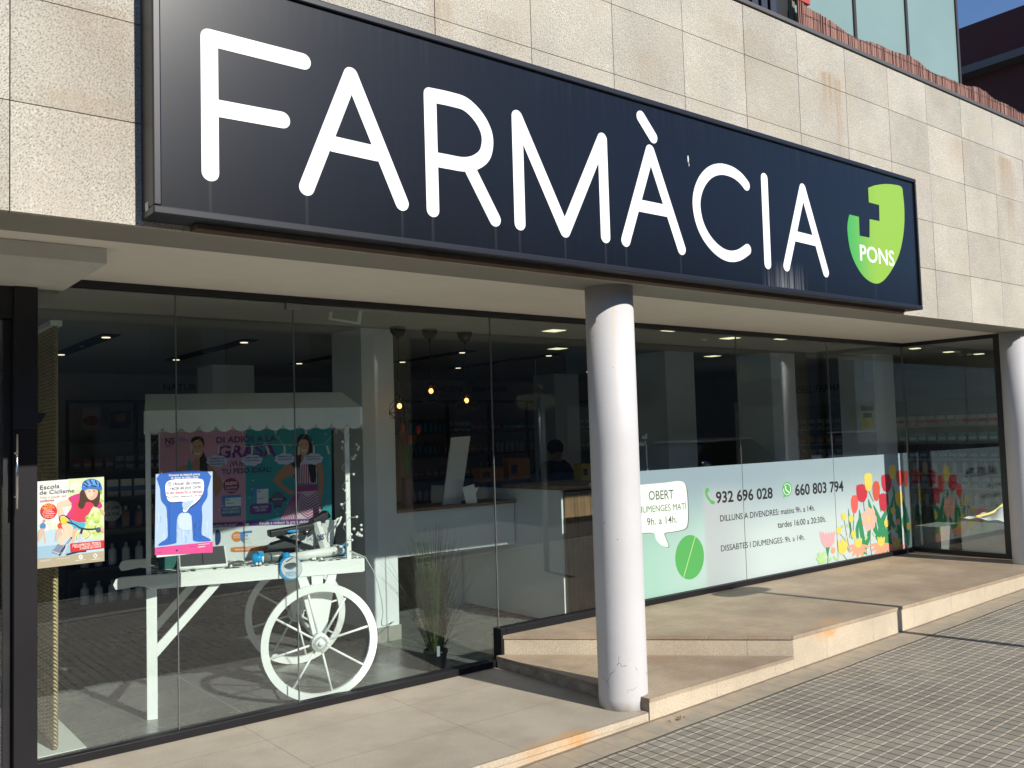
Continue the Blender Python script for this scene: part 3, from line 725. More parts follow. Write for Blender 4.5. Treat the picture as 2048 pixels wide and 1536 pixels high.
# the tablet shape (plain)
ar = Art(fp, FN, Z8, .0003); ar.ell(407, 732, 98, 152, GRN, .05, 40); ar.line([(446, 588), (366, 868)], 5, GRN2)
ar.mb.build('green_tablet', fl)
ar = Art(fp, FN, Z8, .0003)
ar.line([(522, 268), (520, 292), (530, 322), (552, 350), (572, 356)], 15, GRN); ar.ell(527, 274, 13, 17, GRN, .3); ar.ell(562, 357, 18, 12, GRN, .5)
ar.mb.build('phone_symbol', fl)
ar = Art(fp, FN, Z8, .0003)
ar.ell(1072, 268, 32, 50, GRN); ar.poly([(1050, 300), (1046, 326), (1072, 312)], GRN); ar.line([(1072+24*math.cos(t), 268+38*math.sin(t)) for t in [i*.4 for i in range(-6, 9)]], 4, BUB)
ar.line([(1062, 250), (1064, 270), (1084, 288)], 8, BUB)
ar.mb.build('chat_symbol', fl)
RED = mat('tulip_red', (.42, .03, .05), .5); ORED = mat('tulip_orange', (.50, .08, .05), .5); CORAL = mat('tulip_coral', (.66, .10, .08), .5); YEL = mat('flower_yellow', (.60, .50, .09), .5)
PINK = mat('flower_pink', (.72, .38, .30), .5); SAL = mat('flower_salmon', (.70, .30, .18), .5); LPK = mat('flower_rose', (.70, .32, .33), .5)
ar = Art(fp, FN, Z8, .0003)
def leaf(x0, y0, x1, y1, w_, bend=0, m=DGRN):
    mx_, my_ = (x0+x1)/2+bend, (y0+y1)/2; dx, dy = x1-x0, y1-y0; L_ = math.hypot(dx, dy); nx, ny = -dy/L_*w_/2, dx/L_*w_/2
    ar.smooth([(x0-nx*.5, y0-ny*.5), (mx_-nx, my_-ny), (x1, y1), (mx_+nx, my_+ny), (x0+nx*.5, y0+ny*.5)], m, 4)
for l_ in ((1610, 700, 1565, 400, 30, -8), (1560, 640, 1580, 430, 22, -20), (1600, 700, 1640, 480, 26, 8), (1690, 610, 1625, 330, 34, 0), (1700, 600, 1770, 380, 34, -16), (1720, 600, 1660, 370, 32, 10), (1760, 690, 1800, 300, 34, -12),
           (1515, 600, 1490, 395, 15, -3), (1850, 650, 1790, 230, 36, 10), (1900, 640, 1850, 300, 30, 14), (1880, 560, 1895, 390, 18, -24), (1822, 560, 1768, 430, 26, -6), (1740, 640, 1730, 490, 24, 4), (1790, 700, 1755, 560, 18, 8)): leaf(*l_)
def stem(pts, w_=6, m=DGRN): ar.line(pts, w_, m)
for s_ in ([(1593, 350), (1600, 420)], [(1527, 430), (1523, 560)], [(1628, 280), (1660, 350)], [(1735, 410), (1740, 480)], [(1757, 285), (1765, 380)], [(1352, 700), (1350, 775)], [(1700, 340), (1712, 420)]): stem(s_)
for s_ in ([(1460, 470), (1475, 560), (1500, 700)], [(1430, 570), (1470, 620), (1490, 690)], [(1505, 500), (1500, 600)], [(1640, 560), (1640, 650), (1650, 720)], [(1800, 420), (1780, 520), (1790, 700)], [(1455, 715), (1480, 750)]): stem(s_, 4, GREYINK)
def tulip(cx, cy, w_, h_, m, spiky=True):
    p = [(cx-w_*.5, cy-h_*.25)]
    if spiky:
        for i in range(9):
            x = cx-w_*.5+w_*(i+.5)/9; p.append((x, cy-h_*.5+(0 if i % 2 == 0 else h_*.06)+abs(i-4)*h_*.015))
    else: p += [(cx-w_*.3, cy-h_*.45), (cx, cy-h_*.5), (cx+w_*.3, cy-h_*.45)]
    p += [(cx+w_*.5, cy-h_*.2), (cx+w_*.46, cy+h_*.2), (cx+w_*.25, cy+h_*.45), (cx, cy+h_*.5), (cx-w_*.28, cy+h_*.42), (cx-w_*.46, cy+h_*.15)]
    ar.poly(p, m)
tulip(1582, 293, 78, 130, RED); tulip(1626, 218, 54, 130, YEL); tulip(1680, 280, 52, 140, ORED, False); tulip(1750, 225, 72, 128, RED); tulip(1730, 355, 62, 130, RED); tulip(1532, 370, 50, 128, CORAL, False)
tulip(1842, 190, 52, 110, ORED); tulip(1882, 195, 30, 120, CORAL); tulip(1790, 150, 46, 105, YEL); tulip(1835, 330, 52, 110, YEL)
for i in range(7):
    t = i*2*math.pi/7; ar.ell(1632+30*math.cos(t), 470+52*math.sin(t), 21, 30, PINK)
ar.ell(1632, 470, 12, 16, YEL)
for cx, cy in ((1556, 640), (1712, 630), (1820, 640)):
    for k in range(7):
        t = math.pi*(.05+.9*k/6); ar.ell(cx+44*math.cos(t), cy+8+52*math.sin(t), 11, 34, SAL, math.pi/2-t+math.pi/2 if False else (t-math.pi/2))
    ar.smooth([(cx-24, cy-38), (cx-8, cy-30), (cx, cy-42), (cx+10, cy-30), (cx+26, cy-38), (cx+22, cy+10), (cx, cy+28), (cx-20, cy+10)], YEL, 3)
for i in range(6):
    x = 1310+i*15; ar.ell(x, 610-abs(i-2.5)*5, 9, 46, LPK, (i-2.5)*.12)
ar.smooth([(1305, 600), (1395, 600), (1375, 660), (1348, 672), (1322, 655)], LPK, 3); ar.poly([(1335, 665), (1362, 662), (1352, 720), (1346, 720)], DGRN)
for cx, cy in ((1460, 455), (1508, 470), (1424, 550), (1524, 575), (1750, 500), (1795, 415), (1900, 520)): tulip(cx, cy, 34, 52, YEL, False)
ar.smooth([(1418, 610), (1430, 635), (1448, 600), (1462, 630), (1482, 612), (1478, 680), (1450, 715), (1422, 690)], YEL, 3)
ar.ell(1386, 685, 14, 22, SAL); ar.ell(1830, 490, 14, 22, SAL); ar.ell(1800, 610, 12, 20, SAL)
for cx, cy, r_, ro in ((1295, 720, 12, -.5), (1320, 715, 14, .5), (1288, 748, 12, -.9), (1325, 755, 12, .8), (1302, 765, 10, 1.2), (1370, 745, 8, .4), (1398, 735, 8, -.4), (1418, 745, 7, .5), (1450, 520, 7, .4), (1485, 515, 7, -.4), (1480, 590, 7, .6), (1610, 600, 8, .5), (1665, 575, 8, -.5), (1560, 740, 9, .7), (1612, 735, 8, -.5), (1770, 560, 8, .5), (1810, 540, 8, -.4), (1705, 720, 8, .6)):
    ar.ell(cx, cy, r_, r_*1.9, GRN2, ro)
ar.mb.build('printed_flowers', fl)

# ================================================================ POSTERS ON THE GLASS
POY = 5.3125
PN = (0, -1, 0)
def C(name, c, r=.45): return mat('ink_'+name, c if name[:5] in ('board', 'cloud', 'dress', 'price', 'art_p') else tuple(q**1.12*.74 for q in c), r)
ZP = (60, 940, 7.3125)
pp = lambda px, py: ony(px, py, POY)
ar = Art(pp, PN, ZP, .0004)
PW = C('paper', (.86, .88, .84))
def frame4(a, b, c, d, m): ar.poly([a, b, c, d], m)
frame4((90, 170), (1082, 98), (1084, 1330), (95, 1445), PW)
SKYG = C('leafy', (.62, .80, .28)); frame4((560, 132), (1080, 98), (1082, 1050), (560, 1090), C('pale_leaf', (.72, .84, .50)))
def blobs(n, x0, x1, y0, y1, r0, r1, ms, seed):
    rn = random.Random(seed)
    for i in range(n):
        cx, cy = rn.uniform(x0, x1), rn.uniform(y0, y1); r_ = rn.uniform(r0, r1)
        ar.smooth([(cx+r_*rn.uniform(.6, 1.2)*math.cos(t), cy+r_*rn.uniform(.5, 1.1)*math.sin(t)) for t in (0, .9, 1.8, 2.7, 3.6, 4.5, 5.4)], rn.choice(ms), 3)
LF = [C('leaf_a', (.45, .66, .10)), C('leaf_b', (.60, .78, .22)), C('leaf_c', (.78, .88, .45)), C('leaf_d', (.28, .50, .08))]
blobs(26, 930, 1030, 180, 500, 30, 55, LF, 3); blobs(34, 800, 1030, 620, 960, 25, 50, LF+[C('leaf_e', (.80, .70, .30))], 4); blobs(14, 600, 760, 160, 300, 30, 50, [C('leaf_f', (.80, .90, .62)), C('leaf_g', (.88, .93, .75))], 5)
blobs(14, 150, 400, 760, 860, 20, 40, [C('leaf_f', (.80, .90, .62)), C('leaf_g', (.88, .93, .75))], 6)
ar.poly([(94, 900), (420, 870), (560, 1000), (1082, 1010), (1083, 1200), (96, 1300)], C('road_blue', (.55, .72, .82)))
ar.poly([(96, 1120), (560, 1080), (700, 1230), (97, 1295)], C('road_blue2', (.38, .58, .72)))
SK = C('skin', (.80, .52, .36)); SK2 = C('skin_light', (.88, .66, .50)); SH = C('skin_shade', (.68, .38, .24)); HAIR = C('hair', (.09, .035, .02)); TEE = C('shirt', (.72, .05, .12)); TEE2 = C('shirt_magenta', (.68, .05, .26)); HEL = C('helmet', (.04, .24, .66)); HEL2 = C('helmet_light', (.14, .42, .82)); NAV = C('navy', (.02, .03, .09)); GRE = C('bike_grey', (.62, .66, .70))
for cx in (185, 440):      # riders behind
    m1 = C('rider_blue', (.10, .30, .60)) if cx == 185 else C('rider_red', (.70, .10, .05))
    ar.smooth([(cx-40, 800), (cx, 770), (cx+45, 800), (cx+30, 860), (cx-30, 850)], m1, 3); ar.ell(cx+20, 745, 22, 26, SH); ar.poly([(cx-60, 870), (cx+20, 850), (cx+50, 1070), (cx+20, 1070), (cx, 940), (cx-50, 1060), (cx-70, 1050)], C('rider_legs', (.72, .55, .42)))
    ar.line([(cx-60, 900), (cx-80, 1050)], 8, C('rider_bike', (.35, .45, .45)))
ar.smooth([(1020, 560), (1080, 600), (1082, 660), (1030, 610)], SK, 3)
ar.smooth([(590, 430), (500, 440), (400, 480), (405, 560), (430, 720), (520, 740), (500, 640), (480, 540), (560, 520), (620, 480)], SK2, 4)
ar.smooth([(560, 410), (700, 345), (800, 350), (900, 430), (1010, 455), (1055, 520), (1020, 560), (930, 530), (860, 640), (805, 690), (800, 765), (640, 770), (560, 700), (530, 665), (600, 560), (605, 490)], TEE2, 4)
ar.smooth([(640, 480), (760, 420), (900, 450), (940, 500), (850, 630), (800, 690), (790, 755), (660, 755), (590, 690), (640, 590)], TEE, 4)
ar.smooth([(760, 280), (1000, 290), (1020, 420), (1000, 500), (960, 540), (900, 480), (820, 470), (790, 540), (745, 570), (700, 520), (720, 440)], HAIR, 4)
ar.smooth([(800, 290), (900, 278), (985, 292), (985, 360), (955, 410), (900, 440), (850, 420), (815, 360)], SK, 4)
ar.smooth([(830, 300), (900, 290), (930, 340), (880, 410), (840, 390)], SK2, 4); ar.line([(870, 382), (900, 392), (930, 376)], 9, C('lips', (.80, .30, .25))); ar.line([(868, 380), (900, 386), (928, 375)], 4, PW)
ar.ell(866, 318, 12, 5, NAV); ar.ell(932, 312, 12, 5, NAV); ar.line([(850, 304), (880, 300)], 4, HAIR); ar.line([(918, 298), (945, 298)], 4, HAIR)
ar.smooth([(755, 275), (765, 190), (830, 140), (920, 128), (1000, 160), (1042, 220), (1048, 295), (960, 275), (860, 275), (790, 300)], HEL, 4)
ar.smooth([(770, 240), (830, 160), (920, 140), (1000, 180), (1030, 240), (930, 225), (850, 235)], HEL2, 3)
for l_ in ([(800, 165), (845, 210)], [(870, 145), (905, 205)], [(955, 160), (975, 210)], [(785, 215), (840, 245)], [(1010, 200), (1020, 245)], [(900, 230), (960, 238)]): ar.line(l_, 20, NAV)
ar.smooth([(560, 720), (700, 765), (800, 765), (790, 840), (690, 870), (620, 880)], C('shorts', (.08, .50, .68)), 3)
ar.smooth([(460, 800), (560, 790), (625, 830), (620, 920), (560, 980), (500, 1040), (470, 1100), (430, 1080), (440, 1000), (490, 900)], SK2, 4)
ar.smooth([(630, 870), (700, 860), (660, 960), (640, 1060), (600, 1060), (625, 950)], SK, 3)
ar.poly([(400, 1080), (490, 1105), (440, 1240), (320, 1215), (320, 1180), (370, 1130)], C('shoe', (.25, .32, .42))); ar.line([(330, 1190), (440, 1225)], 12, GRE)
ar.smooth([(440, 690), (540, 700), (560, 760), (500, 800), (440, 760)], C('glove', (.85, .65, .08)), 3)
ar.line([(440, 750), (430, 690), (480, 660), (560, 700), (620, 780)], 12, NAV); ar.line([(540, 760), (640, 790), (720, 840), (800, 860), (900, 865), (1020, 850)], 20, NAV); ar.ell(1000, 875, 36, 40, C('lamp', (.10, .13, .2))); ar.smooth([(1030, 830), (1075, 860), (1075, 920), (1040, 900)], SK, 3)
ar.poly([(730, 900), (775, 900), (760, 1050), (700, 1060)], GRE); ar.line([(760, 860), (745, 920)], 34, NAV); ar.line([(840, 880), (880, 930), (850, 980), (800, 1000)], 4, NAV); ar.line([(740, 900), (690, 950), (680, 1020)], 4, NAV)
ar.line([(600, 990), (500, 1130), (430, 1240)], 26, NAV); ar.line([(590, 1000), (520, 1100)], 10, GRE); ar.line([(540, 1090), (480, 1250)], 22, GRE); ar.line([(540, 1235), (700, 1195), (810, 1185)], 26, NAV); ar.line([(330, 1260), (480, 1200)], 5, GRE)
ar.poly([(97, 1305), (1084, 1180), (1084, 1330), (95, 1445)], C('poster_foot', (.50, .45, .32)))
ar.poly([(583, 1075), (1083, 1025), (1083, 1142), (590, 1202)], C('banner_red', (.68, .03, .03)))
for s_, a, b, h in (('JOCS, HABILITATS, T\u00c8CNICA,', (615, 1117), (1035, 1070), 27), ('RUTES, TALLER I CAMPUS', (650, 1140), (1035, 1100), 24), ('A PARTIR DE 4 ANYS', (722, 1165), (1030, 1130), 26)): ar.text(s_, a, b, h, PW, .02)
ar.ell(738, 1270, 30, 33, PW); ar.poly([(724, 1270), (738, 1254), (753, 1268), (738, 1284)], C('poster_foot', (.5, .45, .32))); ar.poly([(918, 1252), (952, 1215), (988, 1248), (952, 1290)], PW); ar.ell(952, 1252, 16, 16, C('poster_foot', (.5, .45, .32)))
ar.line([(660, 1325), (805, 1308)], 6, PW); ar.line([(900, 1308), (1015, 1296)], 6, PW); ar.line([(140, 1325), (300, 1310)], 4, PW); ar.line([(140, 1340), (290, 1326)], 3, PW); ar.line([(385, 1300), (580, 1284)], 4, PW)
DK = C('type_grey', (.13, .16, .17)); ar.text('Escola', (146, 285), (430, 258), 62, DK, .0); ar.text('de Ciclisme', (140, 357), (648, 322), 58, DK, .0)
ar.text('Vine a gaudir del', (146, 415), (524, 388), 32, C('type_pink', (.80, .50, .44)), .0); ar.text('ciclisme', (146, 468), (352, 450), 34, C('type_rose', (.62, .14, .12)), .01)
ar.ell(272, 600, 124, 113, C('badge_red', (.72, .03, .02))); 
for s_, a, b, h, m in (('PROVA', (205, 530), (330, 524), 26, YEL), ('GRAT\u00cfTA', (178, 570), (358, 560), 28, YEL), ('Dissabtes', (205, 592), (320, 588), 17, PW), ('24 novembre,', (190, 622), (345, 614), 19, PW), ('5 i 19 desembre', (178, 650), (365, 640), 19, PW), ('A partir de les', (188, 676), (345, 668), 17, PW), ('12 del mati', (215, 700), (330, 694), 16, PW)): ar.text(s_, a, b, h, m, .02)
t = thing('cycling_poster', 'cycling school poster with girl in blue helmet taped to the glass', 'poster', tuple(pp(140, 1130)), group=None)
a = pp(72.3, 963); b = pp(208.2, 1122)
mb = MB(); mb.box((a.x+.001, POY-.0003, b.z+.006), (b.x, POY+.0016, a.z-.004), PW)
mb.build('paper', t); ar.mb.build('print', t)

ZC = (300, 840, 4.876); Z2 = (200, 760, 3.657)
ar = Art(pp, PN, Z2, .0004)
BL = C('paint_blue', (.035, .17, .58)); PB = C('paint_pale_blue', (.50, .66, .86)); PB2 = C('paint_pale_blue2', (.62, .76, .90)); WC = C('cloud_white', (.84, .88, .92)); DB = C('paint_deep', (.02, .05, .22)); MAG = C('magenta_strip', (.78, .10, .33))
ar.poly([(408, 688), (823, 668), (823, 1262), (400, 1280)], PB)
blobs_t = random.Random(9)
for i in range(60):
    cx, cy = blobs_t.uniform(415, 810), blobs_t.uniform(700, 1190); ar.line([(cx, cy-blobs_t.uniform(15, 45)), (cx+blobs_t.uniform(-6, 6), cy), (cx, cy+25)], blobs_t.uniform(4, 11), blobs_t.choice([PB2, PB2, C('paint_mid', (.38, .56, .80))]))
ar.smooth([(438, 686), (786, 670), (786, 800), (782, 860), (745, 925), (748, 1000), (742, 1120), (760, 1140), (806, 1165), (800, 1178), (690, 1178), (678, 1130), (672, 1020), (664, 985), (620, 965), (575, 985), (560, 1050), (558, 1170), (545, 1195), (432, 1212), (440, 1190), (490, 1155), (495, 1100), (490, 1000), (484, 930), (448, 880), (440, 800)], BL, 3)
ar.smooth([(484, 760), (530, 735), (640, 728), (740, 728), (760, 760), (758, 820), (735, 870), (700, 910), (650, 945), (628, 975), (602, 960), (612, 920), (600, 895), (520, 898), (488, 870), (475, 810)], DB, 3)
ar.smooth([(484, 752), (530, 730), (640, 722), (738, 724), (758, 755), (755, 815), (732, 862), (695, 900), (655, 930), (628, 966), (605, 955), (618, 915), (600, 888), (520, 892), (490, 866), (478, 805)], WC, 3)
ar.smooth([(600, 900), (640, 885), (690, 880), (645, 935), (625, 960), (610, 945)], PB, 3)
ar.smooth([(575, 1000), (600, 975), (650, 975), (664, 1010), (668, 1080), (640, 1100), (590, 1090), (570, 1060)], PB2, 3)
ar.line([(505, 905), (508, 1180)], 2.5, DB); ar.line([(690, 1050), (694, 1130)], 2.5, DB)
for i in range(40):
    cx, cy = blobs_t.uniform(690, 740), blobs_t.uniform(1020, 1160); ar.ell(cx, cy, 2.2, 3, DB, n=6)
ar.poly([(401, 1225), (823, 1181), (823, 1262), (400, 1280)], MAG)
ar.line([(418, 1262), (448, 1259)], 3, DB); ar.poly([(553, 1240), (568, 1239), (568, 1253), (553, 1254)], DB); ar.line([(718, 1222), (765, 1216)], 5, PW); ar.line([(718, 1205), (800, 1196)], 3, PW); ar.line([(418, 1230), (470, 1226)], 2.5, DB); ar.line([(650, 1218), (690, 1214)], 2.5, DB)
ar.text('Programa de detecci\u00f3 preco\u00e7', (503, 705), (730, 695), 17, PW, .02); ar.text('de c\u00e0ncer de c\u00f2lon i recte', (517, 724), (718, 714), 16, PW, .02)
ar.text('El c\u00e0ncer de c\u00f2lon', (500, 772), (735, 760), 27, DK, .015); ar.text('i recte es pot curar', (494, 805), (742, 790), 26, DK, .015); ar.text('si es detecta a temps', (484, 835), (748, 824), 24, C('type_red', (.85, .10, .14)), .015); ar.text('Per a homes i dones de 50 a 69 anys', (486, 862), (745, 850), 14, DK, .01)
t = thing('health_poster', 'blue painted health poster with pink strip taped to the glass before the cart', 'poster', tuple(pp(368, 1105)))
a = pp(311.6, 946); b = pp(424.5, 1106)
mb = MB(); mb.box((a.x+.001, POY-.0003, b.z+.008), (b.x-.001, POY+.0016, a.z-.006), PW); mb.build('paper', t); ar.mb.build('print', t)

# ================================================================ DISPLAY CART
TH = R(17)
CO = Vector((1.735, 5.79, 0)); cart = thing('display_cart', 'white wooden flower cart with spoked wheels and scalloped awning behind the glass', 'cart', CO, -TH)
CU = Vector((math.cos(TH), -math.sin(TH), 0)); CV = Vector((math.sin(TH), math.cos(TH), 0))
def cw(x, y, z): return CO+CU*x+CV*y+Vector((0, 0, z))
rotc = Matrix.Rotation(-TH, 3, 'Z')
class CB(MB):       # builder in the cart's own frame
    def build(s, name, parent=None, **kw): return MB.build(s, name, parent, local=True, **kw)
TW = .84
# tabletop & rails
mb = CB(); mb.box((-.02, -.02, .835), (1.29, TW+.02, .855), WPAINT); mb.build('tabletop', cart)
for yv, nm in ((-.045, 'rail'), (TW+.02, 'rail')):
    mb = CB(); out = [(-.20, .80), (-.215, .83), (-.20, .862), (-.17, .872), (1.30, .872), (1.30, .785), (.0, .785), (-.04, .805), (-.08, .812), (-.17, .80)]
    mb.prism([(x, yv, z) for x, z in out], (0, .025, 0), WPAINT); mb.build(nm, cart, bevel=.002)
mb = CB(); mb.box((1.30, -.0205, .786), (1.315, TW+.02, .871), WPAINT); mb.build('end_board', cart)
for yv in (-.045, TW-.02):
    mb = CB(); mb.box((-.03, yv+.026 if yv < 0 else yv, 0), (.03, yv+.06 if yv < 0 else yv+.035, .784), WPAINT); mb.build('leg', cart, bevel=.002)
    mb = CB(); y0 = yv+.027 if yv < 0 else yv+.001; mb.prism([(.03, y0, .37), (.03, y0, .45), (.345, y0, .784), (.41, y0, .784)], (0, .03, 0), WPAINT); mb.build('brace', cart, bevel=.002)
HUBM = mat('galvanised', (.55, .56, .55), .35, .8)
def wheel(yv, rad=.37):
    root = CB(); n = 64; ro, ri, d = rad, rad-.048, .032
    vs = []; fs = []
    for k in range(n):
        t = 2*math.pi*k/n; c, s = math.cos(t), math.sin(t)
        for r_, y_ in ((ro, yv-d/2), (ro, yv+d/2), (ri, yv+d/2), (ri, yv-d/2)): vs.append((1.0+r_*c, y_, .37+r_*s))
    for k in range(n):
        j = (k+1) % n
        for a in range(4): b = (a+1) % 4; fs.append((4*k+a, 4*k+b, 4*j+b, 4*j+a))
    root.add(vs, fs, WPAINT); w_ = root.build('wheel', cart)
    h = CB(); h.lathe((1.0, yv, .37), [(.012, -.034), (.056, -.034), (.058, -.028), (.058, .028), (.056, .034), (.012, .034)], WPAINT, 32, axis='y'); h.build('hub', w_)
    sp = CB()
    for k in range(8):
        t = k*math.pi/4+.22; sp.tube([(1.0+.055*math.cos(t), yv, .37+.055*math.sin(t)), (1.0+(ri+.004)*math.cos(t), yv, .37+(ri+.004)*math.sin(t))], .0075, WPAINT, 8)
    sp.build('spokes', w_)
    rg = CB()
    for k in range(12):
        t = k*math.pi/6; q = (1.0+.036*math.cos(t)*(1 if k % 3 else 1.1), yv-.037, .37+.036*math.sin(t)*(1 if k % 3 else 1.1))
        rg.tube([(q[0]+.007*math.cos(a), q[1], q[2]+.007*math.sin(a)) for a in (0, 1.05, 2.1, 3.14, 4.2, 5.2)], .0025, HUBM, 6, closed=True)
    rg.lathe((1.0, yv, .37), [(.004, .030), (.017, .030), (.017, .046), (.012, .05), (.004, .052)], WPAINT, 16, axis='y'); rg.build('axle_plate', w_)
    return w_
wheel(-.10); wheel(.985)
mb = CB(); mb.tube([(1.0, -.10, .37), (1.0, .985, .37)], .016, WPAINT); mb.build('axle', cart)
for y0 in (-.044, TW+.045):
    mb = CB()
    mb.prism([(.88, y0, .783), (.965, y0, .783), (1.0, y0, .52), (1.035, y0, .783), (1.12, y0, .783), (1.03, y0, .35), (.97, y0, .35)] if False else [(.875, y0, .783), (.93, y0, .783), (1.0, y0, .60), (1.03, y0, .35), (.97, y0, .35)], (0, .02, 0), WPAINT)
    mb.prism([(1.07, y0+.001, .783), (1.125, y0+.001, .783), (1.035, y0+.001, .351), (.995, y0+.001, .60)], (0, .018, 0), WPAINT)
    mb.prism([(.962, y0+.002, .783), (1.038, y0+.002, .783), (1.012, y0+.002, .36), (.988, y0+.002, .36)], (0, .016, 0), WPAINT)
    mb.prism([(.93, y0+.003, .66), (1.07, y0+.003, .66), (1.03, y0+.003, .38), (.97, y0+.003, .38)], (0, .014, 0), WPAINT)
    mb.build('wheel_bracket', cart)
# posts and awning
AF = -.085
for x in (-.016, 1.215):
    for yv in (-.018, TW-.02):
        mb = CB(); mb.box((x-.014, yv, .872 if True else 0), (x+.014, yv+.03, 1.87), WPAINT); mb.build('post', cart)
AW = mat('awning_white', (.74, .78, .76), .55, var=.04)
mb = CB(); x0, x1 = -.03, 1.305; yb = TW+.06; zt, ze = 1.985, 1.872; ym = (AF+yb)/2
mb.add([(x0, AF, ze), (x1, AF, ze), (x1-.09, AF+.22, zt), (x0+.0, AF+.22, zt), (x0, yb, ze), (x1, yb, ze), (x1-.09, yb-.22, zt), (x0, yb-.22, zt)],
       [(0, 1, 2, 3), (3, 2, 6, 7), (7, 6, 5, 4), (1, 5, 6, 2), (0, 3, 7, 4), (0, 4, 5, 1)], AW); mb.build('awning_top', cart)
def valance(p0, p1, n, m=AW):
    mb = CB(); d = Vector(p1)-Vector(p0); L_ = d.length; q = d.normalized(); o = [Vector(p0)]
    th_ = Vector((-q.y, q.x, 0))*.006
    bot = []
    for i in range(n):
        for k in range(0, 9):
            t = math.pi*k/8; bot.append(Vector(p0)+q*(L_*(i+.5-.5*math.cos(t))/n)+Vector((0, 0, -.095-.045*math.sin(t))))
    pts = [Vector(p0)]+bot+[Vector(p1)]
    mb.prism(pts, th_, m); mb.build('valance', cart)
valance((x0, AF-.007, ze), (x1, AF-.007, ze), 13); valance((x0, yb+.002, ze), (x1, yb+.002, ze), 13); valance((x1+.007, AF, ze), (x1+.007, yb, ze), 9); valance((x0-.001, AF, ze), (x0-.001, yb, ze), 9)
# patterned cloth on the table
def cloth():
    m, t, b = newmat('patterned_cloth'); g = G(t); tc = g.n('ShaderNodeTexCoord')
    v = g.n('ShaderNodeTexVoronoi'); v.inputs['Scale'].default_value = 26; g.L.new(tc.outputs['Object'], v.inputs['Vector'])
    c = g.ramp(v.outputs['Distance'], [(0, (.03, .03, .03)), (.42, (.03, .03, .03)), (.5, (.75, .78, .75)), (1, (.75, .78, .75))]); g.L.new(c, b.inputs['Base Color']); return m
M_CLOTH = cloth()
mb = CB(); mb.box((-.01, -.012, .8555), (1.28, TW+.01, .8755), M_CLOTH); mb.build('cloth', cart)
TZ = .8765

# advertising board standing on the cart
BY = .33
bp0 = cw(0, BY, 0)
bpj = lambda px, py: onp(px, py, bp0, CV)
bd = thing('advertising_board', 'large pink and teal slimming advert board standing on the white cart', 'poster', tuple(cw(.62, BY, TZ)), -TH)
mb = MB(); a = bpj(317, 862); bq = bpj(664, 1115)
xa = (a-CO).dot(CU); xb = (bq-CO).dot(CU)
BWH = C('board_white', (.62, .66, .66)); zt_ = a.z
mb.add([cw(xa, BY, TZ), cw(xb, BY, TZ), cw(xb, BY, zt_), cw(xa, BY, zt_), cw(xa, BY+.012, TZ), cw(xb, BY+.012, TZ), cw(xb, BY+.012, zt_), cw(xa, BY+.012, zt_)],
       [(0, 1, 2, 3), (5, 4, 7, 6), (0, 4, 5, 1), (1, 5, 6, 2), (2, 6, 7, 3), (3, 7, 4, 0)], BWH); mb.build('board', bd)
BN = -CV
ar = Art(bpj, BN, ZC, .0006)
BPK = C('board_pink', (.50, .25, .35)); BTL = C('board_teal', (.02, .25, .28)); PUR = C('board_purple', (.11, .015, .19)); NVY = C('board_navy', (.02, .03, .09))
ar.poly([(100, 118), (930, 92), (930, 1060), (620, 1070), (90, 1050)], BPK); ar.poly([(930, 92), (1770, 76), (1772, 985), (1700, 965), (932, 1010)], BTL)
bs = random.Random(5)
for i in range(46): ar.ell(bs.uniform(110, 1750), bs.uniform(120, 940), 5, 6, BWH, n=8)
ar.poly([(930, 1010), (1772, 975), (1774, 1360), (92, 1380), (95, 1050), (930, 1040)], BWH)
ar.text('NS', (148, 232), (240, 228), 56, NVY, .03); ar.line([(150, 245), (225, 242)], 5, NVY); ar.line([(150, 262), (210, 260)], 5, NVY)
ar.text('DIETA', (280, 193), (350, 190), 17, C('board_blue', (.05, .2, .5)), .01); ar.text('Y PESO', (280, 213), (372, 210), 17, C('board_blue', (.05, .2, .5)), .01)
# woman on the left (teal top)
S1 = C('board_skin', (.38, .19, .11)); S2 = C('board_skin_light', (.50, .28, .18)); HR = C('board_hair', (.012, .008, .008))
ar.smooth([(400, 240), (405, 185), (450, 160), (510, 170), (530, 230), (520, 300), (560, 400), (570, 470), (500, 500), (480, 440), (495, 340), (420, 330)], HR, 4)
ar.smooth([(270, 500), (300, 455), (400, 420), (440, 380), (500, 370), (540, 430), (600, 450), (650, 520), (710, 620), (690, 690), (640, 745), (625, 700), (560, 520)], S1, 4)
ar.smooth([(418, 240), (440, 200), (500, 205), (520, 260), (512, 330), (470, 385), (430, 350), (418, 300)], S2, 4)
ar.smooth([(365, 505), (372, 400), (395, 392), (402, 505)], C('teal_strap', (.03, .36, .42)), 2); ar.smooth([(540, 500), (545, 440), (562, 440), (566, 500)], C('teal_strap', (.03, .36, .42)), 2)
ar.line([(440, 322), (465, 335), (490, 322)], 9, BWH); ar.ell(442, 262, 9, 5, HR); ar.ell(486, 260, 9, 5, HR); ar.line([(462, 275), (460, 300)], 4, S1)
ar.smooth([(490, 360), (540, 380), (560, 470), (555, 505), (490, 505), (485, 420)], HR, 3)
ar.text('DI ADI\u00d3S A LA', (648, 224), (1228, 206), 58, PUR, .025); ar.text('GRASA', (660, 368), (1235, 348), 120, PUR, .03)
ar.text('\u00a1VUELVE A', (778, 448), (1098, 440), 46, NVY, .015); ar.text('TU PESO IDEAL!', (700, 528), (1185, 505), 50, NVY, .02)
ar.ell(792, 640, 78, 74, C('board_crimson', (.26, .012, .09))); ar.text('NUEVO', (735, 635), (848, 628), 30, BWH, .03); ar.text('Lipoless', (738, 670), (848, 664), 26, BWH, .0); ar.text('Activator', (742, 700), (846, 694), 22, BWH, .0)
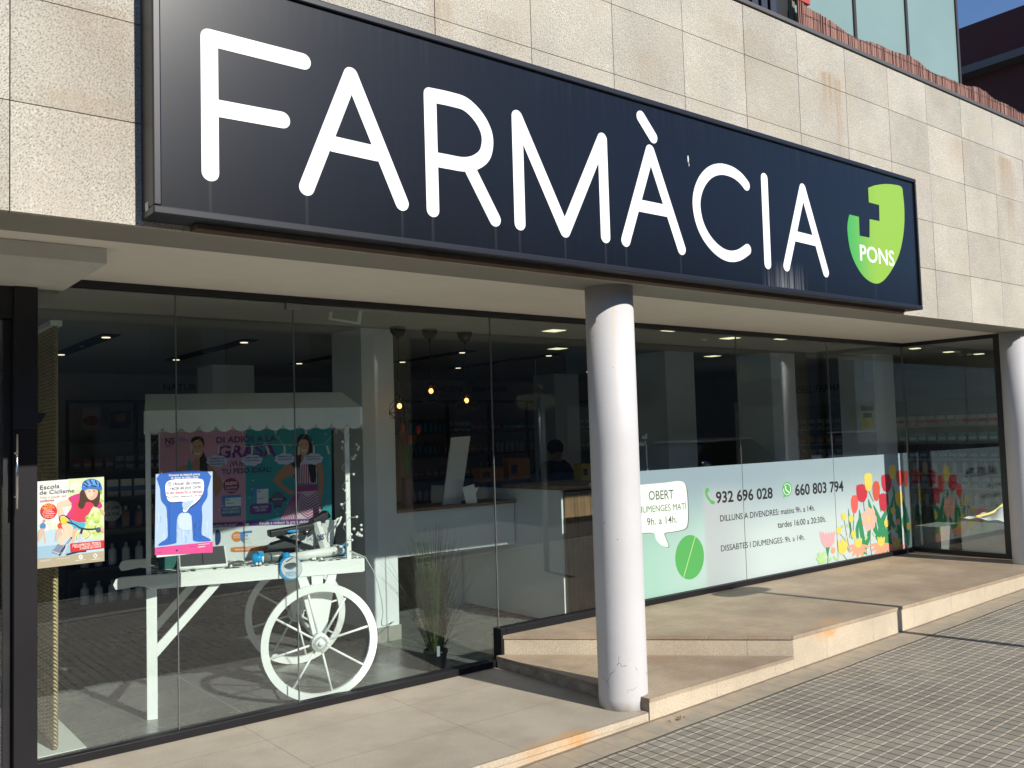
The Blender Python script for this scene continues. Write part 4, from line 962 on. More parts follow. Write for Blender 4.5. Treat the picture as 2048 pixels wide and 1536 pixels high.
def pack(x, y, w_, h_, tx=None):
    ar.poly([(x, y), (x+w_, y-10), (x+w_, y+h_-8), (x, y+h_)], BWH); ar.poly([(x-38, y+8), (x, y), (x, y+h_), (x-30, y+h_-25)], C('board_blue', (.03, .15, .4))); ar.poly([(x, y), (x+w_, y-10), (x+w_, y+14), (x, y+24)], C('board_blue', (.03, .15, .4))); ar.text('NS', (x+10, y+52), (x+38, y+50), 20, NVY, .02); ar.line([(x+14, y+h_*.7), (x+w_*.55, y+h_*.66)], 6, GREYINK)
pack(735, 738, 152, 108); pack(1042, 655, 112, 160)
ar.smooth([(695, 865), (715, 848), (860, 838), (885, 852), (885, 920), (865, 934), (715, 942), (695, 925)], C('board_blue2', (.02, .12, .25)), 4); ar.text('PARA CUANDO', (712, 882), (870, 870), 24, BWH, .01); ar.text('HACES EJERCICIO', (700, 912), (880, 900), 22, BWH, .01)
ar.smooth([(978, 840), (1000, 822), (1165, 818), (1185, 835), (1185, 895), (1165, 908), (1000, 918), (978, 900)], PUR, 4); ar.text('PARA TODOS', (1006, 864), (1152, 856), 24, BWH, .01); ar.text('LOS D\u00cdAS', (1030, 892), (1132, 886), 24, BWH, .01)
ar.ell(1245, 770, 64, 68, C('board_badge', (.10, .08, .12))); ar.poly([(1155, 765), (1330, 750), (1330, 785), (1155, 800)], NVY); ar.text('PREMIADA', (1196, 786), (1296, 778), 20, BWH, .01); ar.poly([(1205, 830), (1285, 828), (1275, 862), (1245, 845), (1215, 866)], NVY)
# woman on the right (striped dress)
ar.smooth([(1432, 240), (1440, 170), (1500, 136), (1560, 160), (1584, 240), (1585, 340), (1620, 480), (1615, 600), (1570, 610), (1540, 470), (1440, 460), (1430, 600), (1400, 540), (1380, 420), (1410, 330)], HR, 4)
ar.smooth([(1450, 250), (1470, 195), (1530, 195), (1548, 250), (1535, 320), (1500, 352), (1465, 325)], S2, 4)
ar.line([(1480, 292), (1500, 300), (1522, 290)], 9, BWH); ar.ell(1477, 240, 9, 5, HR); ar.ell(1522, 238, 9, 5, HR)
ar.smooth([(1375, 430), (1420, 520), (1330, 560), (1275, 600), (1340, 660), (1400, 690), (1380, 730), (1310, 690), (1225, 620), (1205, 575), (1260, 500), (1330, 430)], S1, 4)
ar.smooth([(1610, 400), (1665, 410), (1690, 520), (1690, 650), (1670, 800), (1665, 880), (1610, 960), (1590, 930), (1620, 860), (1640, 700), (1640, 520)], S1, 4)
PLM = C('dress_plum', (.30, .03, .16)); DW = C('dress_white', (.52, .42, .46))
ar.smooth([(1480, 345), (1525, 345), (1535, 400), (1480, 410)], S1, 3)
dress_top = [(1465, 420), (1490, 395), (1550, 400), (1575, 440), (1625, 470), (1628, 620), (1440, 620), (1445, 520)]
ar.poly(dress_top, DW)
for k in range(8): ar.line([(1462+k*21, 430+abs(k-3)*5), (1452+k*23, 618)], 10, PLM, False)
ar.poly([(1435, 640), (1632, 628), (1636, 690), (1425, 700)], PLM)
ar.poly([(1425, 700), (1636, 690), (1672, 960), (1268, 968), (1330, 850)], DW)
for k in range(9):
    x = 1290+k*19; ar.line([(1420-k*2+k*6, 705+k*2), (x-18, 962)], 8, PLM, False)
for k in range(10):
    y = 700+k*27
    ar.poly([(1455+2*0, y-2), (1535, min(965, y+60)), (1535, min(966, y+72)), (1455, y+11)], PLM) if y+60 < 965 else None
    ar.poly([(1640+k*3, y-10), (1535, min(965, y+60)), (1535, min(966, y+72)), (1640+k*3, y+3)], PLM) if y+60 < 965 else None
ar.smooth([(1540, 420), (1600, 430), (1620, 520), (1610, 600), (1570, 600), (1550, 500)], HR, 3)
ar.smooth([(965, 1000), (980, 988), (1680, 965), (1712, 975), (1705, 1000), (1680, 1005), (985, 1030), (966, 1020)], PUR, 3); ar.text('Ayuda a reducir la grasa abdominal*', (1062, 1022), (1630, 998), 30, BWH, .005)
ar.smooth([(420, 1020), (880, 995), (898, 1008), (890, 1028), (430, 1060)], PUR, 3); ar.text('Elimina los dep\u00f3sitos de grasa*', (440, 1055), (845, 1030), 28, BWH, .005)
ar.ell(848, 1135, 52, 50, C('board_orange', (.60, .20, .04))); ar.text('NUEVA', (815, 1130), (880, 1126), 15, BWH, .02); ar.text('FORMULA', (810, 1152), (885, 1148), 15, BWH, .02)
pack(1215, 1065, 110, 60); pack(1330, 1075, 95, 55); pack(915, 1085, 80, 110)
ar.smooth([(790, 1255), (820, 1240), (1120, 1225), (1140, 1240), (1120, 1265), (820, 1285)], C('board_orange', (.60, .20, .04)), 3); ar.text('PROGRAMA Y', (930, 1248), (1105, 1240), 20, BWH, .02); ar.text('MANTENIMIENTO', (830, 1272), (1060, 1262), 16, BWH, .02)
ar.text('cinfa', (1590, 1250), (1705, 1245), 38, C('board_crimson', (.35, .02, .10)), .0)
ar.smooth([(640, 1080), (670, 1072), (690, 1120), (680, 1200), (640, 1210)], C('bottle_blue', (.03, .08, .25)), 3)
ar.mb.build('print', bd)

# things lying on the cart
GRYM = mat('scale_grey', (.10, .10, .105), .5); 
sc_ = thing('bathroom_scale', 'flat dark grey bathroom scale with white rim leaning on the cart below the blue poster', 'scale', tuple(cw(.30, .10, TZ)), -TH)
rt_ = Matrix.Rotation(R(24), 3, 'X')
def tilt(mb_, a, b, m, ang, at, ax='X', rz=0): mb_.box(a, b, m, rot=Matrix.Rotation(rz, 3, 'Z')@Matrix.Rotation(ang, 3, ax), at=at)
mb = CB(); tilt(mb, (-.14, -.09, .002), (.15, .16, .022), WPAINT, R(22), (-.1, -.09, .002)); mb.build('rim', sc_, bevel=.006)
mb = CB(); tilt(mb, (-.13, -.08, .023), (.14, .15, .026), GRYM, R(22), (-.1, -.09, .002)); mb.build('platform', sc_)
mb = CB(); tilt(mb, (0, -.08, .0265), (.004, .15, .0275), BLK, R(22), (-.1, -.09, .002)); mb.build('seam', sc_)
TG = mat('teal_glass', (.05, .16, .15), .15)
mb = CB(); mb.box((-.06, -.05, 0), (.05, .06, .085), TG); o = mb.build('glass_box', None, label='small dark teal box at the left end of the cart top', cat='box', bevel=.01); o.location = cw(.10, .2, TZ); o.rotation_euler = (0, 0, -TH)
BLU = mat('bright_blue_plastic', (.01, .33, .72), .35); CYL = mat('shaker_smoke', (.16, .18, .17), .3)
sh = thing('shaker_bottle', 'blue lidded smoke grey shaker bottle lying on the cart top', 'bottle', tuple(cw(.66, .06, TZ+.035)), -TH)
mb = CB(); mb.lathe((0, 0, 0), [(.018, .0), (.030, .01), (.033, .05), (.033, .13), (.028, .14)], CYL, 20, axis='x'); mb.build('bottle', sh)
mb = CB(); mb.lathe((0, 0, 0), [(.012, -.055), (.028, -.055), (.030, -.05), (.034, -.02), (.034, .0), (.012, .0)], BLU, 20, axis='x'); mb.box((-.02, -.03, .01), (.012, .03, .042), BLU); mb.build('lid', sh)
mb = CB(); mb.lathe((0, 0, 0), [(.010, .0), (.033, .0), (.034, .012), (.010, .014)], WPAINT, 20, axis='x'); mb.build('collar', sh)
GRY2 = mat('mouse_grey', (.13, .13, .12), .4)
mb = CB(); mb.sphere((0, 0, .014), .05, GRY2, 16, 10, (1.1, .6, .3)); mb.sphere((.02, .0, .018), .03, STEEL, 12, 8, (1, .6, .5)); o = mb.build('massage_gadget', None, label='small grey rounded gadget lying between scale and shaker bottle', cat='gadget'); o.location = cw(.50, .05, TZ); o.rotation_euler = (0, 0, -TH+.2)
# mini stepper
st = thing('mini_stepper', 'white mini stepper exerciser with black footplates and blue end caps on the cart', 'exerciser', tuple(cw(.98, .16, TZ)), -TH)
WPL = mat('machine_white', (.78, .80, .78), .3); BPL = mat('footplate_black', (.02, .02, .022), .55)
def bar(mb_, a, b, w_, h_, m):
    a = Vector(a); b = Vector(b); d = b-a; q = d.to_track_quat('X', 'Z').to_matrix(); L_ = d.length; c = (a+b)/2
    mb_.box((c.x-L_/2, c.y-w_/2, c.z-h_/2), (c.x+L_/2, c.y+w_/2, c.z+h_/2), m, rot=q, at=c)
mb = CB(); mb.tube([(-.16, -.16, .03), (.22, -.04, .045)], .030, WPL, 16); mb.tube([(-.30, .14, .03), (.10, .20, .04)], .022, mat('frame_dark', (.03, .03, .03), .4), 14); bar(mb, (.02, -.10, .04), (-.05, .17, .04), .05, .03, WPL); mb.build('base_frame', st)
for p in ((-.175, -.165, .029), (.235, -.036, .046)):
    mb = CB(); d = Vector((.95, .30, .04)).normalized(); c = Vector(p); mb.tube([c-d*.018, c+d*.018], .038, BLU, 18); mb.build('end_cap', st)
mb = CB(); bar(mb, (.10, -.06, .05), (.05, -.02, .235), .055, .035, WPL); bar(mb, (.13, .0, .05), (.17, .02, .24), .02, .05, WPL); mb.tube([(.13, .02, .18), (.20, .01, .25), (.22, .0, .26), (.20, -.01, .22), (.14, 0, .16)], .008, WPL, 8); bar(mb, (-.04, .0, .05), (-.02, .05, .22), .04, .03, WPL); mb.build('upright', st, bevel=.003)
mb = CB(); put_text(mb, 'NS', (.045, -.0785, .125), (1, 0, 0), (.0, 0, 1), NVY, .045, .035, .03); mb.build('lettering', st)
mb = CB(); bar(mb, (-.27, -.07, .185), (.02, -.05, .215), .11, .042, BPL); mb.build('footplate', st, bevel=.008)
mb = CB(); mb.sphere((-.12, -.128, .197), .04, BLU, 16, 8, (1, .08, .22)); mb.build('blue_inlay', st)
mb = CB(); bar(mb, (.03, .05, .23), (.14, .06, .285), .11, .05, BPL); mb.build('footplate', st, bevel=.008)
mb = CB(); mb.lathe((-.03, -.09, .185), [(.006, -.01), (.024, -.01), (.024, .02), (.006, .02)], BPL, 18, axis='y'); mb.lathe((-.03, -.10, .185), [(.003, .0), (.008, .0), (.008, .016), (.003, .016)], STEEL, 12, axis='y'); mb.build('pivot', st)
mb = CB(); bar(mb, (-.20, .05, .16), (.03, -.04, .06), .035, .03, mat('piston_dark', (.04, .04, .045), .35)); bar(mb, (-.24, .1, .10), (-.1, .05, .14), .02, .02, GRYM); mb.build('piston', st, bevel=.003)
# round tag hanging over the rail
rp0 = cw(0, -.052, 0); rpj = lambda px, py: onp(px, py, rp0, CV)
ar = Art(rpj, BN, (440, 1000, 6.4), .0004); TW_ = C('tag_white', (.82, .86, .86)); TB = C('tag_blue', (.02, .38, .75))
ar.ell(900, 872, 152, 156, TB, 0, 40); ar.ell(916, 868, 133, 138, TW_, 0, 40)
ar.smooth([(815, 845), (870, 810), (960, 800), (975, 850), (900, 890), (850, 880)], GREYINK, 3); ar.smooth([(810, 855), (880, 880), (970, 850), (900, 895)], TB, 3); ar.line([(850, 790), (930, 740)], 12, INK)
ar.text('EL\u00cdPTICA', (842, 950), (985, 940), 26, TB, .03); ar.text('COMPACTA', (832, 982), (985, 972), 26, TB, .03)
mb = MB(); c = rpj(440+905/6.4, 1000+870/6.4); rr_ = (rpj(440+1050/6.4, 1000+870/6.4)-c).length
pts = [c+CU*(rr_*math.cos(t))+Vector((0, 0, rr_*math.sin(t))) for t in (2*math.pi*i/40 for i in range(40))]
t = thing('round_tag', 'round white price tag with a thick blue ring hung on the cart rail', 'tag', tuple(c), -TH)
mb.prism([p-CV*.0004 for p in pts], CV*.0025, TW_); mb.build('disc', t); ar.mb.build('print', t)

# clothes-peg string with little cloud cards
gl = thing('peg_garland', 'white cord with wooden pegs strung under the cart awning', 'garland', tuple(cw(0, .0, 1.6)), -TH)
gy = .02; gp0 = cw(0, gy, 0); gpj = lambda px, py: onp(px, py, gp0, CV)
def zc(p): return gpj(300+p[0]/4.876, 840+p[1]/4.876)
cord = mat('cord_white', (.55, .57, .55), .7); PEG = mat('peg_wood', (.48, .46, .40), .7)
for path in ([(-20, 300), (20, 255), (95, 160)], [(400, 232), (500, 175)], [(1215, 130), (1300, 240), (1440, 240), (1530, 120), (1590, 250), (1700, 235), (1810, 120), (1890, 200)], [(640, 260), (820, 245), (990, 262), (1140, 240), (1300, 242)]):
    mb = MB(); mb.tube([zc(p) for p in path], .0012, cord, 6); mb.build('cord', gl)
pg = None
for (x, y, rr_) in ((405, 265, 0), (670, 290, .1), (810, 275, .2), (995, 290, 0), (1150, 295, -.3), (1312, 290, 0), (1450, 300, 0), (1598, 290, 0), (1735, 290, -.3), (95, 100, 0), (575, 78, 0), (900, 85, 0), (1225, 90, 0), (1520, 95, 0), (1815, 85, 0)):
    c = zc((x, y)); mb = MB(); q = Matrix.Rotation(-TH, 3, 'Z')@Matrix.Rotation(rr_, 3, 'Y')
    mb.box((c.x-.006, c.y-.004, c.z-.028), (c.x+.006, c.y+.004, c.z+.028), PEG, rot=q, at=c); mb.build('peg', gl)
CLD = C('cloud_card', (.42, .45, .58)); 
for (x, y, lines) in ((655, 400, ['DISMINUYE', 'RETENCI\u00d3N DE', 'L\u00cdQUIDOS']), (995, 392, ['QUEMA, DRENA', 'Y DETOXIFICA']), (1315, 380, ['DISMINUYE LA', 'HINCHAZ\u00d3N']), (1590, 380, ['REDUCE EL', 'APETITO'])):
    c = gpj(300+x/4.876, 840+y/4.876); mb = MB(); 
    pts = []
    for i in range(40):
        t = 2*math.pi*i/40; r_ = 1+.07*math.sin(t*8); pts.append(c+CU*(.064*r_*math.cos(t))+Vector((0, 0, .036*r_*math.sin(t))))
    mb.prism([p-CV*.001 for p in pts], CV*.0015, CLD)
    for k, ln in enumerate(lines):
        a = c-CV*.0016+Vector((0, 0, .012-.018*k))-CU*.045; put_text(mb, ln, a, CU, ZU, INK, .090, .009, .02)
    mb.build('cloud_card', None, label='pale cloud shaped card reading %s hanging from a peg' % ' '.join(lines).lower(), cat='card', group='cloud cards on the peg cord')
# fairy lights round the right post
fy = thing('fairy_lights', 'string of small frosted bulbs wound on the right post of the cart', 'string lights', tuple(cw(1.22, -.03, TZ)), -TH)
BUL = mat('bulb_frost', (.82, .84, .80), .25)
mb = CB(); rn = random.Random(2); pth = [(1.20-1.22+.022*math.cos(i*.8), .022*math.sin(i*.8)+.02, .02+i*.0165) for i in range(58)]
mb.tube(pth, .002, cord, 5); mb.build('wire', fy)
for i in range(0, 58, 3):
    p = Vector(pth[i]); d = Vector((rn.uniform(-.03, .05), rn.uniform(-.05, .0), rn.uniform(-.02, .02))); mb = CB(); mb.tube([p, p+d], .0018, cord, 5); mb.sphere(p+d, .0095, BUL, 8, 6); mb.build('bulb', fy)
for i in range(14):
    mb = CB(); q = (rn.uniform(.03, .08), rn.uniform(-.02, .05), rn.choice((.66, .70, .74, .12, .16, .20))+rn.uniform(-.02, .02)); mb.sphere(q, .010, BUL, 8, 6); mb.build('bulb', fy)
for i in range(12):
    mb = CB(); q = (rn.uniform(-.9, .06), rn.uniform(.0, .12), .010); mb.sphere(q, .010, BUL, 8, 6); mb.build('bulb', fy)
mb = MB(); p = [cw(1.22, -.02, TZ+.05), cw(1.30, -.03, TZ+.01), cw(1.33, -.02, .86), cw(1.40, .0, .72), cw(1.46, .1, .5), cw(1.50, .3, .35), onz(792, 1240, .12)]
mb.tube(catmull([tuple(q) for q in p], 6), .0028, cord, 6); mb.build('power_cable', None, 'thin white cable drooping from the cart to the skirting', 'cable')

# ================================================================ INTERIOR
t = thing('inner_pillar', 'square white pillar with grey tile skirting just right of the cart', 'pillar', (3.8, 6.8, 0), group='square pillars inside the shop')
mb = MB(); mb.box((3.66, 6.585, .0), (3.965, 7.1, 2.58), WWALL); mb.build('shaft', t)
mb = MB(); mb.box((3.645, 6.573, .0), (3.978, 7.11, .12), SKIRT); mb.build('skirting', t)
pil = thing('inner_pillar', 'square white pillar inside behind the desk, with no poster on it', 'pillar', (9.3, 10.6, 0), group='square pillars inside the shop')
mb = MB(); mb.box((-.25, -.25, 0), (.25, .25, 2.58), WWALL); mb.build('shaft', pil, local=True)
for px, d, lb in ((1330, 10.9, 'square pillar deep inside seen above the opening hours film'), (1535, 11.9, 'square pillar inside beside the banner stand'), (1735, 13.0, 'square pillar inside carrying a small yellow notice'), (452, 11.3, 'square pillar at the back above the cart awning')):
    r_ = ray(px, 800); r_.z = 0; r_.normalize(); clone(pil, (r_.x*d, r_.y*d, 0), 0, lb)
# service counter with wooden ledge
ct = thing('side_counter', 'white wall-height counter with wooden ledge between pillar and desk', 'counter', (4.5, 6.7, 0))
mb = MB(); mb.box((3.968, 6.60, .665), (5.23, 6.66, 1.035), WWALL); mb.build('apron', ct)
mb = MB(); mb.box((3.968, 6.57, 1.037), (5.232, 7.0, 1.062), M_LEDGE); mb.build('ledge', ct)
mb = MB(); q1 = ony(857, 1222, 7.45); q2 = ony(875, 1112, 7.45); mb.prism([(q1.x, 7.45, 0), (5.22, 7.45, 0), (5.22, 7.45, .664), (q2.x, 7.45, .664)], (0, .04, 0), WWALL); mb.build('support_panel', ct)
mb = MB(); mb.box((3.968, 7.8, 0), (5.2, 7.84, .66), BLK); mb.build('opening_back', ct)  # black sheet closing the back of the opening below the counter
dk = thing('service_desk', 'white service desk with dark wooden front right of the side counter', 'desk', (5.8, 6.8, 0))
mb = MB(); mb.box((5.24, 5.95, .02), (5.26, 8.0, 1.165), WWALL); mb.build('side_panel', dk)
mb = MB(); mb.box((5.262, 5.93, .02), (8.6, 5.98, 1.15), M_WOOD); mb.build('front_panel', dk)
mb = MB(); mb.box((5.225, 5.915, 1.167), (8.6, 6.75, 1.20), M_LEDGE); mb.build('worktop', dk)
mb = MB(); mb.box((5.262, 5.981, .3), (8.6, 8.0, 1.15), WWALL) if False else mb.box((5.262, 6.72, .02), (8.6, 6.75, 1.16), WWALL); mb.build('inner_panel', dk)
# tilted display panels on the ledge, card holder, vase
mb = MB(); a = ony(893, 875, 6.85); b_ = ony(940, 873, 6.80)
pan = [ony(903, 875, 6.80), ony(941, 872, 6.80), ony(921, 1010, 6.72), ony(885, 1016, 6.72)]
mb.prism(pan, (0, .015, 0), WWALL); mb.build('tilted_panel', None, 'narrow white display panel leaning back on the wooden ledge', 'display panel')
mb = MB(); mb.prism([ony(924, 975, 6.62), ony(948, 968, 6.62), ony(956, 1013, 6.60), ony(935, 1015, 6.60)], (0, .004, 0), WHITE); mb.prism([ony(948, 976, 6.64), ony(957, 975, 6.64), ony(946, 1000, 6.62), ony(958, 1013, 6.62)][:3], (0, .004, 0), WHITE)
mb.build('leaflet_holder', None, 'small folded white leaflet stand on the ledge beside the tilted panel', 'leaflet stand')
VP = ony(815, 1025, 6.75); VS = mat('vase_plum', (.12, .035, .05), .35)
vz = thing('tulip_vase', 'tall plum vase of red tulips on the ledge by the pillar', 'vase', (VP.x, 6.75, 1.063))
mb = MB(); mb.lathe((VP.x, 6.75, 1.063), [(.045, 0), (.05, .02), (.05, .24), (.055, .26), (.04, .26)], VS, 24); mb.build('vase', vz)
LG = mat('tulip_leaf', (.05, .16, .03), .5, var=.2, vs=20); TR = mat('tulip_flower', (.42, .05, .035), .5)
mb = MB(); mf = MB(); rn = random.Random(4)
for i in range(13):
    a = rn.uniform(0, 6.28); b_ = rn.uniform(.03, .13); h_ = rn.uniform(.28, .46); p0 = Vector((VP.x, 6.75, 1.31)); p1 = p0+Vector((math.cos(a)*b_*.4, math.sin(a)*b_*.4, h_*.5)); p2 = p0+Vector((math.cos(a)*b_, math.sin(a)*b_, h_))
    mb.tube([p0, p1, p2], .004, LG, 6)
    if i < 8: mf = MB(); mf.sphere(p2, .026, TR, 10, 7, (.8, .8, 1.5)); mf.build('flower', vz)
    q = Vector((-math.sin(a), math.cos(a), 0))*.018; mb.add([p0-q*.5, p0+q*.5, p1*1+q, (p1+p2)/2+Vector((0, 0, .03)), p1-q], [(0, 1, 2, 4), (4, 2, 3)], LG)
mb.build('leaves', vz)
WC2 = mat('cone_wood', (.30, .17, .07), .6, var=.1)
q = ony(805, 900, 7.6); mb = MB(); mb.lathe((q.x, 7.6, 1.06), [(.085, 0), (.08, .3), (.05, .55), (.005, .78)], WC2, 20); o = mb.build('wooden_cone', None, 'pointed brown cone ornament standing behind the tulips', 'ornament')
# potted grass by the glass
pt = onz(921, 1338, 0); pt = Vector((3.62, 5.52, 0))
pl = thing('potted_grass', 'tall artificial grass in a small black pot inside the glass corner', 'plant', tuple(pt))
mb = MB(); mb.lathe(pt, [(.06, 0), (.065, .01), (.082, .125), (.088, .125), (.088, .145), (.078, .145), (.07, .12)], BLK, 28); mb.build('pot', pl)
mb = MB(); mb.box((pt.x-.055, pt.y-.10, .12), (pt.x-.03, pt.y-.098, .19), mat('tag_grey', (.25, .29, .36), .5)); mb.build('price_tag', pl)
def grassm():
    m, t, b = newmat('grass_blades'); g = G(t); oi = g.n('ShaderNodeTexCoord'); n = g.noise(oi.outputs['Object'], 40, 3, .6)
    c = g.ramp(n, [(.3, (.012, .028, .006)), (.5, (.035, .07, .015)), (.7, (.13, .14, .05))]); g.L.new(c, b.inputs['Base Color']); b.inputs['Roughness'].default_value = .5; return m
M_GR = grassm(); mb = MB(); rn = random.Random(11)
def blade(p0, dirv, L_, bend, wd):
    pts = []; d = Vector(dirv).normalized(); side = d.cross(Vector((0, 0, 1))); 
    if side.length < .05: side = Vector((1, 0, 0))
    side.normalize(); hz = Vector((d.x, d.y, 0)); 
    if hz.length > .001: hz.normalize()
    side = (side+Vector((rn.uniform(-.6, .6), rn.uniform(-.6, .6), 0))).normalized()
    n_ = 6; L = []; Rr = []
    for i in range(n_+1):
        t = i/n_; p = Vector(p0)+d*(L_*t)+hz*(bend*t*t)-Vector((0, 0, 1))*(bend*.6*t*t*t); w2 = wd*(1-t*.85); L.append(p-side*w2/2); Rr.append(p+side*w2/2)
    o_ = len(mb.v); vs = L+Rr; fs = [(i, n_+1+i, n_+2+i, i+1) for i in range(n_)]; mb.add(vs, fs, M_GR, True)
for i in range(560):
    a = rn.uniform(0, 6.28); r_ = rn.uniform(0, .055); sp = abs(rn.gauss(0, .11)); L_ = rn.uniform(.55, .97)*(1-.3*sp)
    if rn.random() < .09: sp = rn.uniform(.3, .55)
    blade((pt.x+math.cos(a)*r_, pt.y+math.sin(a)*r_*.7, .11), (math.cos(a)*sp, math.sin(a)*sp*.6, 1), L_, rn.uniform(0, .10)+sp*.18, rn.uniform(.004, .0075))
for i in range(22):
    a = rn.choice((rn.uniform(2.6, 3.7), rn.uniform(-.5, .5))); blade((pt.x, pt.y, .12), (math.cos(a)*.9, math.sin(a)*.4, .8), rn.uniform(.18, .34), .12, .006)
mb.build('grass', pl)

# rope curtain with its plinth
def rope_curtain(x, ys, z0, z1, label, base=True):
    t = thing('rope_curtain', label, 'curtain', (x, ys[0], 0), group='rope curtains beside the door')
    for i, y in enumerate(ys):
        mb = MB(); mb.tube([(x+random.uniform(-.002, .002), y, z0), (x, y, (z0+z1)/2), (x, y, z1)], .015, M_ROPE, 10); mb.build('rope', t)
    mb = MB(); mb.box((x-.03, ys[0]-.03, z1), (x+.03, ys[-1]+.03, z1+.03), WPAINT); mb.build('top_bar', t)
    return t
rope_curtain(1.125, [5.44+.085*i for i in range(9)], .055, 2.33, 'row of beige hanging ropes right of the black door post')
rope_curtain(.80, [5.50+.05*i for i in range(12)], .45, 2.15, 'row of beige hanging ropes seen through the entrance door at the far left')
mb = MB(); mb.box((.995, 5.37, 0), (1.265, 6.4, .045), mat('plinth_white', (.62, .64, .60), .5)); mb.build('display_plinth', None, 'low white plinth on the floor under the hanging ropes', 'plinth', bevel=.003)
mb = MB(); mb.box((.70, 5.40, .0), (.97, 6.2, .40), BLK); mb.build('radiator_case', None, 'dark low box behind the door under the left ropes', 'box')

# ceiling: recessed slots with downlights, square panels, pendants
CZ = 2.58
slotm = mat('slot_black', (.010, .010, .010), .7); lampm = mat('downlight_glow', (1, .82, .6), .4, em=1.2); sqm = mat('square_light_glow', (1, .93, .60), .4, em=.9)
slot0 = None
for i, (x, y0, y1) in enumerate(((2.02, 7.75, 9.68), (3.18, 7.70, 9.87), (4.6, 7.9, 9.9), (5.66, 7.8, 9.35), (6.85, 7.75, 9.9), (9.2, 7.8, 9.9))):
    t = thing('recessed_slot_light', 'black recessed ceiling slot with round spots, number %s from the left' % ('one', 'two', 'three', 'four', 'five', 'six')[i], 'ceiling light', (x, (y0+y1)/2, CZ), group='slot lights in the ceiling')
    mb = MB(); mb.box((x-.07, y0, CZ-.012), (x+.07, y1, CZ-.001), slotm); mb.build('slot', t)
    for k in range(3):
        yy = y0+.16+(y1-y0-.32)*k/2; mb = MB(); mb.lathe((x, yy, CZ-.018), [(.034, 0), (.034, .005)], lampm if k != 1 else STEEL, 20); mb.build('spot', t)
sq = [((1108, 661), 'square lit ceiling panel left of the grey column near the glass'), ((1115, 697), 'square lit ceiling panel left of the column, further in'), ((1345, 660), 'square lit ceiling panel just right of the grey column'), ((1425, 712), 'square lit ceiling panel set deeper in the right half'),
      ((1460, 676), 'square lit ceiling panel in the middle of the right row'), ((1568, 677), 'square lit ceiling panel at the right end of the row above the film'),]
for (q, lb) in sq:
    p = onz(q[0], q[1], CZ-.004); t = thing('square_ceiling_light', lb, 'ceiling light', (p.x, p.y, CZ), group='square ceiling lights')
    mb = MB(); mb.box((p.x-.085, p.y-.085, CZ-.006), (p.x+.085, p.y+.085, CZ-.001), WPAINT); mb.build('frame', t)
    mb = MB(); mb.box((p.x-.075, p.y-.075, CZ-.009), (p.x+.075, p.y+.075, CZ-.0065), sqm); mb.build('diffuser', t)
for k, (px, py) in enumerate(((1830, 697), (1897, 704), (1958, 708))):
    p = onz(px, py, CZ-.004); t = thing('square_ceiling_light', '%s of the three small ceiling panels behind the end pane' % ('leftmost', 'middle', 'rightmost')[k], 'ceiling light', (p.x, p.y, CZ), group='square ceiling lights')
    mb = MB(); mb.box((p.x-.05, p.y-.05, CZ-.009), (p.x+.05, p.y+.05, CZ-.001), sqm); mb.build('diffuser', t)
bulbm = mat('bulb_amber', (1, .36, .08), .3, em=4.5); bulbg = mat('bulb_glass_amber', (.55, .25, .06), .1)
for (px, zb, lb) in ((799, 812, 'left black wire cage pendant with glowing amber bulb, hanging lowest'), (862, 782, 'middle black wire cage pendant with glowing amber bulb, hanging highest'), (933, 801, 'right black wire cage pendant with glowing amber bulb')):
    p = onz(px-2, 657, CZ); x, y = p.x, p.y
    p = Vector({799: (3.92, 6.41), 862: (4.25, 6.44), 933: (4.64, 6.48)}[px]+(0,)); x, y = p.x, p.y
    d = ray(px, zb); tt = y/d.y; bz = CH+d.z*tt; x = d.x*tt
    t = thing('pendant_lamp', lb, 'pendant lamp', (x, y, CZ), group='cage pendant lamps')
    mb = MB(); mb.lathe((x, y, CZ-.085), [(.006, -.02), (.012, 0), (.04, .012), (.062, .045), (.066, .084)], BLK, 24); mb.build('ceiling_rose', t)
    mb = MB(); mb.tube([(x, y, CZ-.09), (x, y, bz+.08)], .003, BLK, 6); mb.build('cord', t)
    mb = MB(); mb.lathe((x, y, bz+.035), [(.014, 0), (.02, .01), (.02, .04), (.006, .055)], BLK, 16); mb.build('socket', t)
    mb = MB(); mb.sphere((x, y, bz), .019, bulbm, 14, 10, (1, 1, 1.15)); mb.build('bulb', t)
    mb = MB(); n_ = 6; rings = [(.02, .065), (.075, .015), (.098, -.055), (.072, -.098)]
    for a_ in range(n_):
        P_ = [Vector((x+r_*math.cos(2*math.pi*(a_+(.5 if j % 2 else 0))/n_), y+r_*math.sin(2*math.pi*(a_+(.5 if j % 2 else 0))/n_), bz+z_)) for j, (r_, z_) in enumerate(rings)]
        Q_ = [Vector((x+r_*math.cos(2*math.pi*(a_+1+(.5 if j % 2 else 0))/n_), y+r_*math.sin(2*math.pi*(a_+1+(.5 if j % 2 else 0))/n_), bz+z_)) for j, (r_, z_) in enumerate(rings)]
        for a, b in ((P_[0], P_[1]), (P_[1], P_[2]), (P_[2], P_[3]), (P_[2], Q_[2]), (P_[3], Q_[3]), (P_[1], Q_[2]), (P_[1], Q_[0]), (Q_[2], P_[3])): mb.tube([a, b], .0022, BLK, 5)
    mb.build('cage', t)
